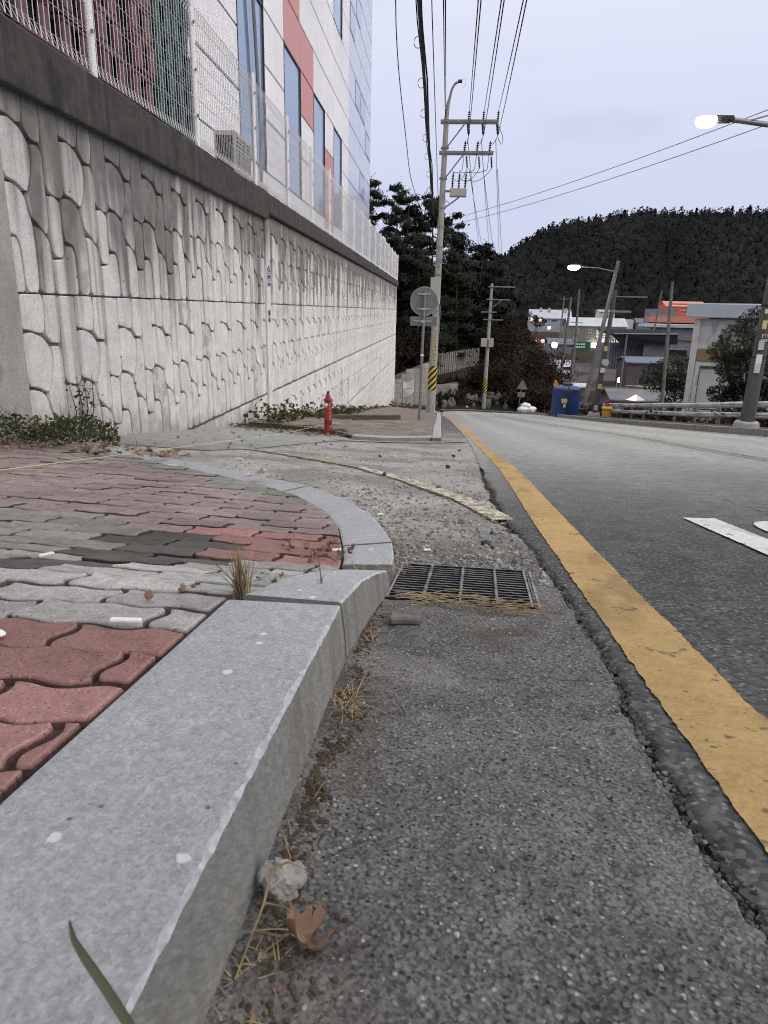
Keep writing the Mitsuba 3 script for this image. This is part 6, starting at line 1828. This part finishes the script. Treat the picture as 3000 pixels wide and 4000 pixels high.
def crumbs(c, s, r):
    base = trimesh.creation.icosphere(subdivisions=0)
    n = len(c); v0 = np.array(base.vertices)
    sc = np.asarray(s)[:, None, None] * (1 + .55 * (r.random((n, 12, 1)) - .5)) * np.stack([1 + .5 * (r.random(n) - .5), 1 + .5 * (r.random(n) - .5), .75 + .3 * (r.random(n) - .5)], 1)[:, None, :]
    v = v0[None] * sc + np.asarray(c)[:, None]
    f = np.asarray(base.faces)[None] + (np.arange(n) * 12)[:, None, None]
    return T3(v.reshape(-1, 3), f.reshape(-1, 3))
scene[k] = mikit.ply(crumbs(pc, ps, sr), 'm_soil')
# grit
k = thing('grit', 'loose grit and stone chips scattered over the gutter and the driveway', 'grit', kind='stuff')
pc, ps = [], []
for i in range(1500):
    y = .35 + 2.2 * sr.random(); x = -.14 + .48 * sr.random()
    ga_, gb_ = grate_local(x, y)
    if abs(ga_) < GW + .01 and abs(gb_) < GH + .01: continue
    pc.append((x, y, gz(x, y) + .001)); ps.append(.0012 + .0022 * sr.random() ** 3)
for i in range(10500):
    t = sr.random()
    y = 1.9 + 6.2 * t ** 1.5
    x0, x1 = (np.interp(y, OUT[:, 1], OUT[:, 0]) + .01 if y < 5.0 else -3.0), float(crack(y)) - .02
    u = sr.random() ** (1.5 if y > 2.4 else 1.0)
    x = x0 + (x1 - x0) * u
    cl = meshkit.noise(np.array([x * 3.0, y * 2.0, 1.5]))
    if sr.random() > cl * 1.5: continue
    ga_, gb_ = grate_local(x, y)
    if abs(ga_) < GW + .02 and abs(gb_) < GH + .01: continue
    pc.append((x, y, gz(x, y) + .002)); ps.append(.0022 + .009 * sr.random() ** 4.0)
scene[k] = mikit.ply(crumbs(pc, ps, sr), 'm_grit')
for i, (x, y, s) in enumerate([(.12, 2.95, .018), (.20, 2.48, .016), (.215, 2.40, .012), (-.04, 3.3, .014), (.24, 2.72, .012), (.27, 2.18, .011), (.02, 4.3, .018), (-.38, 4.9, .022), (.10, 5.9, .024), (.56, 1.33, .0045), (.50, 1.30, .005), (.47, 1.72, .005), (.60, 3.5, .009)]):
    single('stone_chip', crumbs([(x, y, gz(x, y) + s * .5)], [s], sr), 'm_frame_dark' if i % 3 else 'm_rock', 'dark stone chip lying on the concrete or the yellow line', 'stone', 'dark stone chips')
k = thing('crack_crumbs', 'asphalt crumbs lying in and along the crack beside the road', 'grit', kind='stuff')
pc, ps = [], []
for i in range(2600):
    y = .45 + 4.85 * sr.random() ** 1.5
    x = float(crack(y)) + .006 + abs(sr.normal(0, .010)) * sr.choice([-.6, 1.0])
    pc.append((x, y, gz(x, y) - .008 * (abs(x - float(crack(y)) - .006) < .008) + .001)); ps.append(.0014 + .0042 * sr.random() ** 2)
scene[k] = mikit.ply(crumbs(pc, ps, sr), 'm_grit_dark')
# stones by the kerb
single('stone', blob((-.140, .560, gz(-.14, .56) + .014), (.021, .020, .024), 4, 4, 1, .6), 'm_pale_rock', 'pale rounded stone against the foot of the kerb', 'stone', smooth=True)
wd = rbx(-.036, .036, -.020, .020, 0, .022, .006)
v = np.array(wd.vertices); v[:, 1] *= (1 - .45 * (v[:, 0] > 0)); v[:, 2] *= (1 - .35 * (v[:, 0] > .02)); wd = T3(v, wd.faces)
single('stone', moved(turn(wd, 2), -.058, 1.47, gz(-.06, 1.47) + .003), 'm_rock', 'wedge-shaped dark stone lying in front of the drain grate', 'stone')
# chalk-white scraps
for i, (x, y, kind, L, a, lab) in enumerate([(-.50, 1.005, 'w', .052, 4, 'white stick of chalk lying across the grey and red pavers'), (-.93, 1.50, 'w', .035, 50, 'white scrap on the dark pavers at the left edge'), (-.30, 2.02, 'w', .03, 10, 'cream stick among the leaves by the curved kerb'), (-.02, 2.3, 'a', .024, 8, 'white scrap on the driveway near the curved kerb'), (-.25, 3.05, 'a', .03, 20, 'white scrap on the driveway outside the curved kerb'), (-1.55, 5.2, 'a', .06, 5, 'white scrap on the concrete by the yellow string'), (-1.6, 3.98, 'w', .07, -15, 'flat white scrap on the mossy pavers')]):
    m = turn(rbx(-L / 2, L / 2, -.005, .005, 0, .008, .002), a)
    single('scrap', moved(m, x, y, gz(x, y, kind) + .004), 'm_white', lab, 'litter')
for i, (x, y) in enumerate([(-.655, .90), (-.70, .865)]):
    single('pebble', blob((x, y, gz(x, y, 'w') + .004), (.016, .010, .008), i + 5, 2), 'm_white', ('white pebble in the joint of the red pavers, right of its twin', 'white pebble in the joint of the red pavers at the left edge')[i], 'pebble', smooth=True)
# fallen leaves
k = thing('fallen_leaf', 'big curled brown leaf lying on the gutter by the kerb at the bottom', 'leaf')
scene[k] = mikit.ply(leaf((-.098, .494, gz(-.098, .494) + .001), .058, np.random.default_rng(10), .7), 'm_dead_leaf', True)
k = thing('plant_stem', 'dry forked plant stem lying over the pale stone by the kerb', 'stem')
zz = gz(-.14, .5)
scene[k] = mikit.ply(cat([tube([(-.156, .40, zz + .012), (-.152, .47, zz + .012), (-.148, .525, zz + .014)], [.0008, .0011, .0013], 6, False), tube([(-.148, .525, zz + .014), (-.145, .548, zz + .034), (-.130, .556, zz + .036), (-.112, .560, zz + .026)], [.0013, .0016, .0012, .0006], 6, False), tube([(-.148, .525, zz + .014), (-.128, .522, zz + .015), (-.105, .516, zz + .006)], [.0012, .001, .0006], 6, False), tube([(-.152, .47, zz + .012), (-.13, .45, zz + .006), (-.118, .43, zz + .004)], [.0008, .0007, .0005], 5, False)]), 'm_straw', True)
for i in range(7):
    y = (.41, .44, .38, .47, .98, 1.13, 1.36)[i]; x = (-.13, -.115, -.10, -.135, -.125, -.128, -.115)[i]
    single('fallen_leaf', leaf((x, y, gz(x, y)), .013 + .008 * (i > 3), sr, .6), 'm_dead_leaf', 'small dead leaf scrap at the foot of the kerb', 'leaf', 'leaf scraps at the kerb foot', smooth=True)
single('fallen_leaf', leaf((-.085, 1.715, gz(-.1, 1.7) + .01), .035, sr, .6), 'm_dead_leaf', 'dull curled leaf at the kerb corner of the drain grate', 'leaf', smooth=True)
for i in range(26):
    a, r = sr.random() * 2 * PI, sr.random() ** .7
    x, y = -.345 + .10 * r * math.cos(a), 1.98 + .17 * r * math.sin(a)
    single('fallen_leaf', leaf((x, y, gz(x, y, 'w') + .008 * sr.random()), .016 + .014 * sr.random(), sr, .9), 'm_dead_leaf', 'crumpled brown leaf in the litter at the start of the curved kerb', 'leaf', 'leaves by the curved kerb', smooth=True)
for i in range(9):
    x, y = -.30 - .05 * i * .5 + .02 * sr.normal(), 1.62 - .055 * i + .02 * sr.normal()
    single('fallen_leaf', leaf((x - .02, y, gz(x, y, 'w')), .016 + .01 * sr.random(), sr, .9), 'm_dead_leaf', 'dark dead leaf along the edge of the splayed kerb stone', 'leaf', 'leaves along the splayed kerb stone', smooth=True)
k = thing('twig_litter', 'dry twigs and stalks in the gap between the kerb stones', 'twigs', kind='stuff')
ms = [blades((-.20 + .12 * sr.normal() * .6, 1.83 + .03 * sr.normal(), gz(-.2, 1.83, 'w') - .01), 5, .05, .0018, .03, sr, 1.2, .5) for _ in range(9)]
ms += [blades((-.105, 1.95 + .25 * j, gz(-.1, 2)), 9, .05, .002, .04, sr, 1.1, .6) for j in range(2)]
scene[k] = mikit.ply(cat(ms), 'm_straw')
# weed beds and leaves against the wall
def weed_bed(lab, pts, n, h, seed, mat='m_weed', size=.04):
    k = thing('weeds', lab, 'weeds', kind='stuff')
    r = np.random.default_rng(seed)
    pg = Polygon(pts); b = pg.bounds
    c = []
    from shapely.geometry import Point
    while len(c) < n:
        x, y = b[0] + (b[2] - b[0]) * r.random(), b[1] + (b[3] - b[1]) * r.random()
        if not pg.contains(Point(x, y)): continue
        hh = h * meshkit.noise(np.array([x * 4, y * 4, seed])) * r.random() ** .7 * 1.6
        c.append((x, y, gz(x, y, 'w' if y < 5.2 else 'a') + hh + .02))
    part(k, 'leaves', tris(np.array(c), size * (.6 + .8 * r.random(n)), r, .3, .6), mat)
    part(k, 'stalks', cat([blades(c[i], 1, .12, .004, .01, r, .8) for i in range(0, min(n, 900), 12)]), mat)
weed_bed('dark green weeds with creeping leaves at the foot of the wall on the left', [(-3.2, 3.8), (-2.75, 3.9), (-2.5, 4.4), (-2.35, 4.9), (-2.6, 5.4), (-3.2, 5.5)], 3600, .17, 1, size=.028)
weed_bed('grass and weeds round the foot of the red hydrant', [(-3.1, 9.9), (-1.55, 9.95), (-1.35, 10.3), (-1.45, 11.0), (-2.4, 11.6), (-3.15, 11.4)], 2200, .07, 2, size=.028)
weed_bed('strip of weeds along the wall beyond the hydrant', [(-3.2, 11), (-2.6, 11.2), (-2.3, 14), (-2.4, 18), (-2.6, 26), (-2.7, 36), (-3.2, 40)], 3600, .30, 3, size=.09)
weed_bed('weeds on the bank at the end of the far pavement', [(-3.2, 40), (-1.0, 38), (.4, 42), (-.6, 50), (-3.4, 50)], 1500, .45, 4, size=.16)
k = thing('vine', 'leggy dark weed climbing the wall at the left', 'plant')
r = np.random.default_rng(9)
part(k, 'stems', cat([tube([(-3.14, 5.75 + .2 * a, gz(-3.1, 5.7)), (-3.10, 5.75 + .22 * a + .05, gz(-3.1, 5.7) + .25), (-3.09, 5.72 + .3 * a, gz(-3.1, 5.7) + .55)], [.006, .005, .002], 5, False) for a in (-.5, 0, .4, .9)]), 'm_bark')
part(k, 'leaves', tris(np.c_[-3.08 + .03 * r.normal(size=170), 5.78 + .13 * r.normal(size=170), gz(-3.1, 5.7) + .5 * r.random(170) ** 1.2], .036 * (.5 + r.random(170)), r, .2, .5), 'm_shrub')
lr = np.random.default_rng(31)
for i in range(64):
    x, y = -2.95 + 1.25 * lr.random(), 4.05 + .75 * lr.random() + .55 * (lr.random() - .5)
    y = max(y, 3.75 + .55 * (x + 2.95))
    single('fallen_leaf', leaf((x, y, gz(x, y, 'w') + .01), .03 + .05 * lr.random(), lr, .5), 'm_dead_leaf', 'large tan dead leaf lying among the weeds by the left part of the wall', 'leaf', 'leaves under the left wall', smooth=True)
for i in range(40):
    x, y = -2.7 + 1.7 * lr.random(), 9.15 + .9 * lr.random()
    single('fallen_leaf', leaf((x, y, gz(x, y) + .02), .035 + .045 * lr.random(), lr, .5), 'm_dead_leaf', 'dead leaf scattered round the weeds at the foot of the hydrant', 'leaf', 'leaves round the hydrant', smooth=True)
for i in range(30):
    x, y = -3.05 + 2.2 * lr.random(), 5.6 + 3.4 * lr.random()
    single('fallen_leaf', leaf((x, y, gz(x, y) + .006), .022 + .03 * lr.random(), lr, .5), 'm_dead_leaf', 'small dead leaf scattered on the dark asphalt in front of the wall', 'leaf', 'leaves on the asphalt by the wall', smooth=True)
for i, (x, y, lab) in enumerate(((.18, 7.2, 'black leaf on the driveway, nearer of two dark ones by the road'), (.26, 8.3, 'black leaf on the driveway, farther of two dark ones by the road'), (-.55, 6.6, 'black leaf in the middle of the driveway'))):
    single('fallen_leaf', leaf((x, y, gz(x, y) + .005), .05, lr, .8), 'm_frame_dark', lab, 'leaf', smooth=True)
k = thing('paper_scrap', 'torn white sheet lying on the curved kerb', 'litter')
scene[k] = mikit.ply(moved(leaf((0, 0, 0), .11, np.random.default_rng(4), .12), -.98, 3.66, gz(-.98, 3.66) + .048), 'm_offwhite', True)
k = thing('plank', 'dark timber edging lying on the pavement beyond the hydrant', 'plank')
scene[k] = mikit.ply(moved(turn(rbx(-.95, .95, -.05, .05, 0, .10, .008), 12), -1.75, 14.6, gz(-1.75, 14.6, 'p') + .02), 'm_plank')
single('broken_slab', turn(facing_wall('', -3.1, 46.3, -2.4, 46.6, -7.2, -7.2, -5.7, -6.8, .15, '', ''), 0), 'm_concrete', 'broken concrete slab leaning at the far end of the patterned wall', 'slab')
# taut string across the pavement
s0, s1, s2 = np.array([-2.6, 3.05, float(walk(-2.6, 3.05)) + .25]), None, None
a, b = (-2.131, 3.000, -0.775), (-2.010, 8.600, -1.549)
c = (-1.672, 13.200, -2.029)
k = single('string', tube(np.vstack([sag(a, b, .0, 10), sag(b, c, .0, 6)[1:]]), .0019, 5, False), 'm_string', 'thin pale yellow string stretched low from the left edge past the hydrant', 'string')
for k_ in list(labels):
    if not any(e == k_ or e.startswith(k_ + '__') for e in scene): del labels[k_]
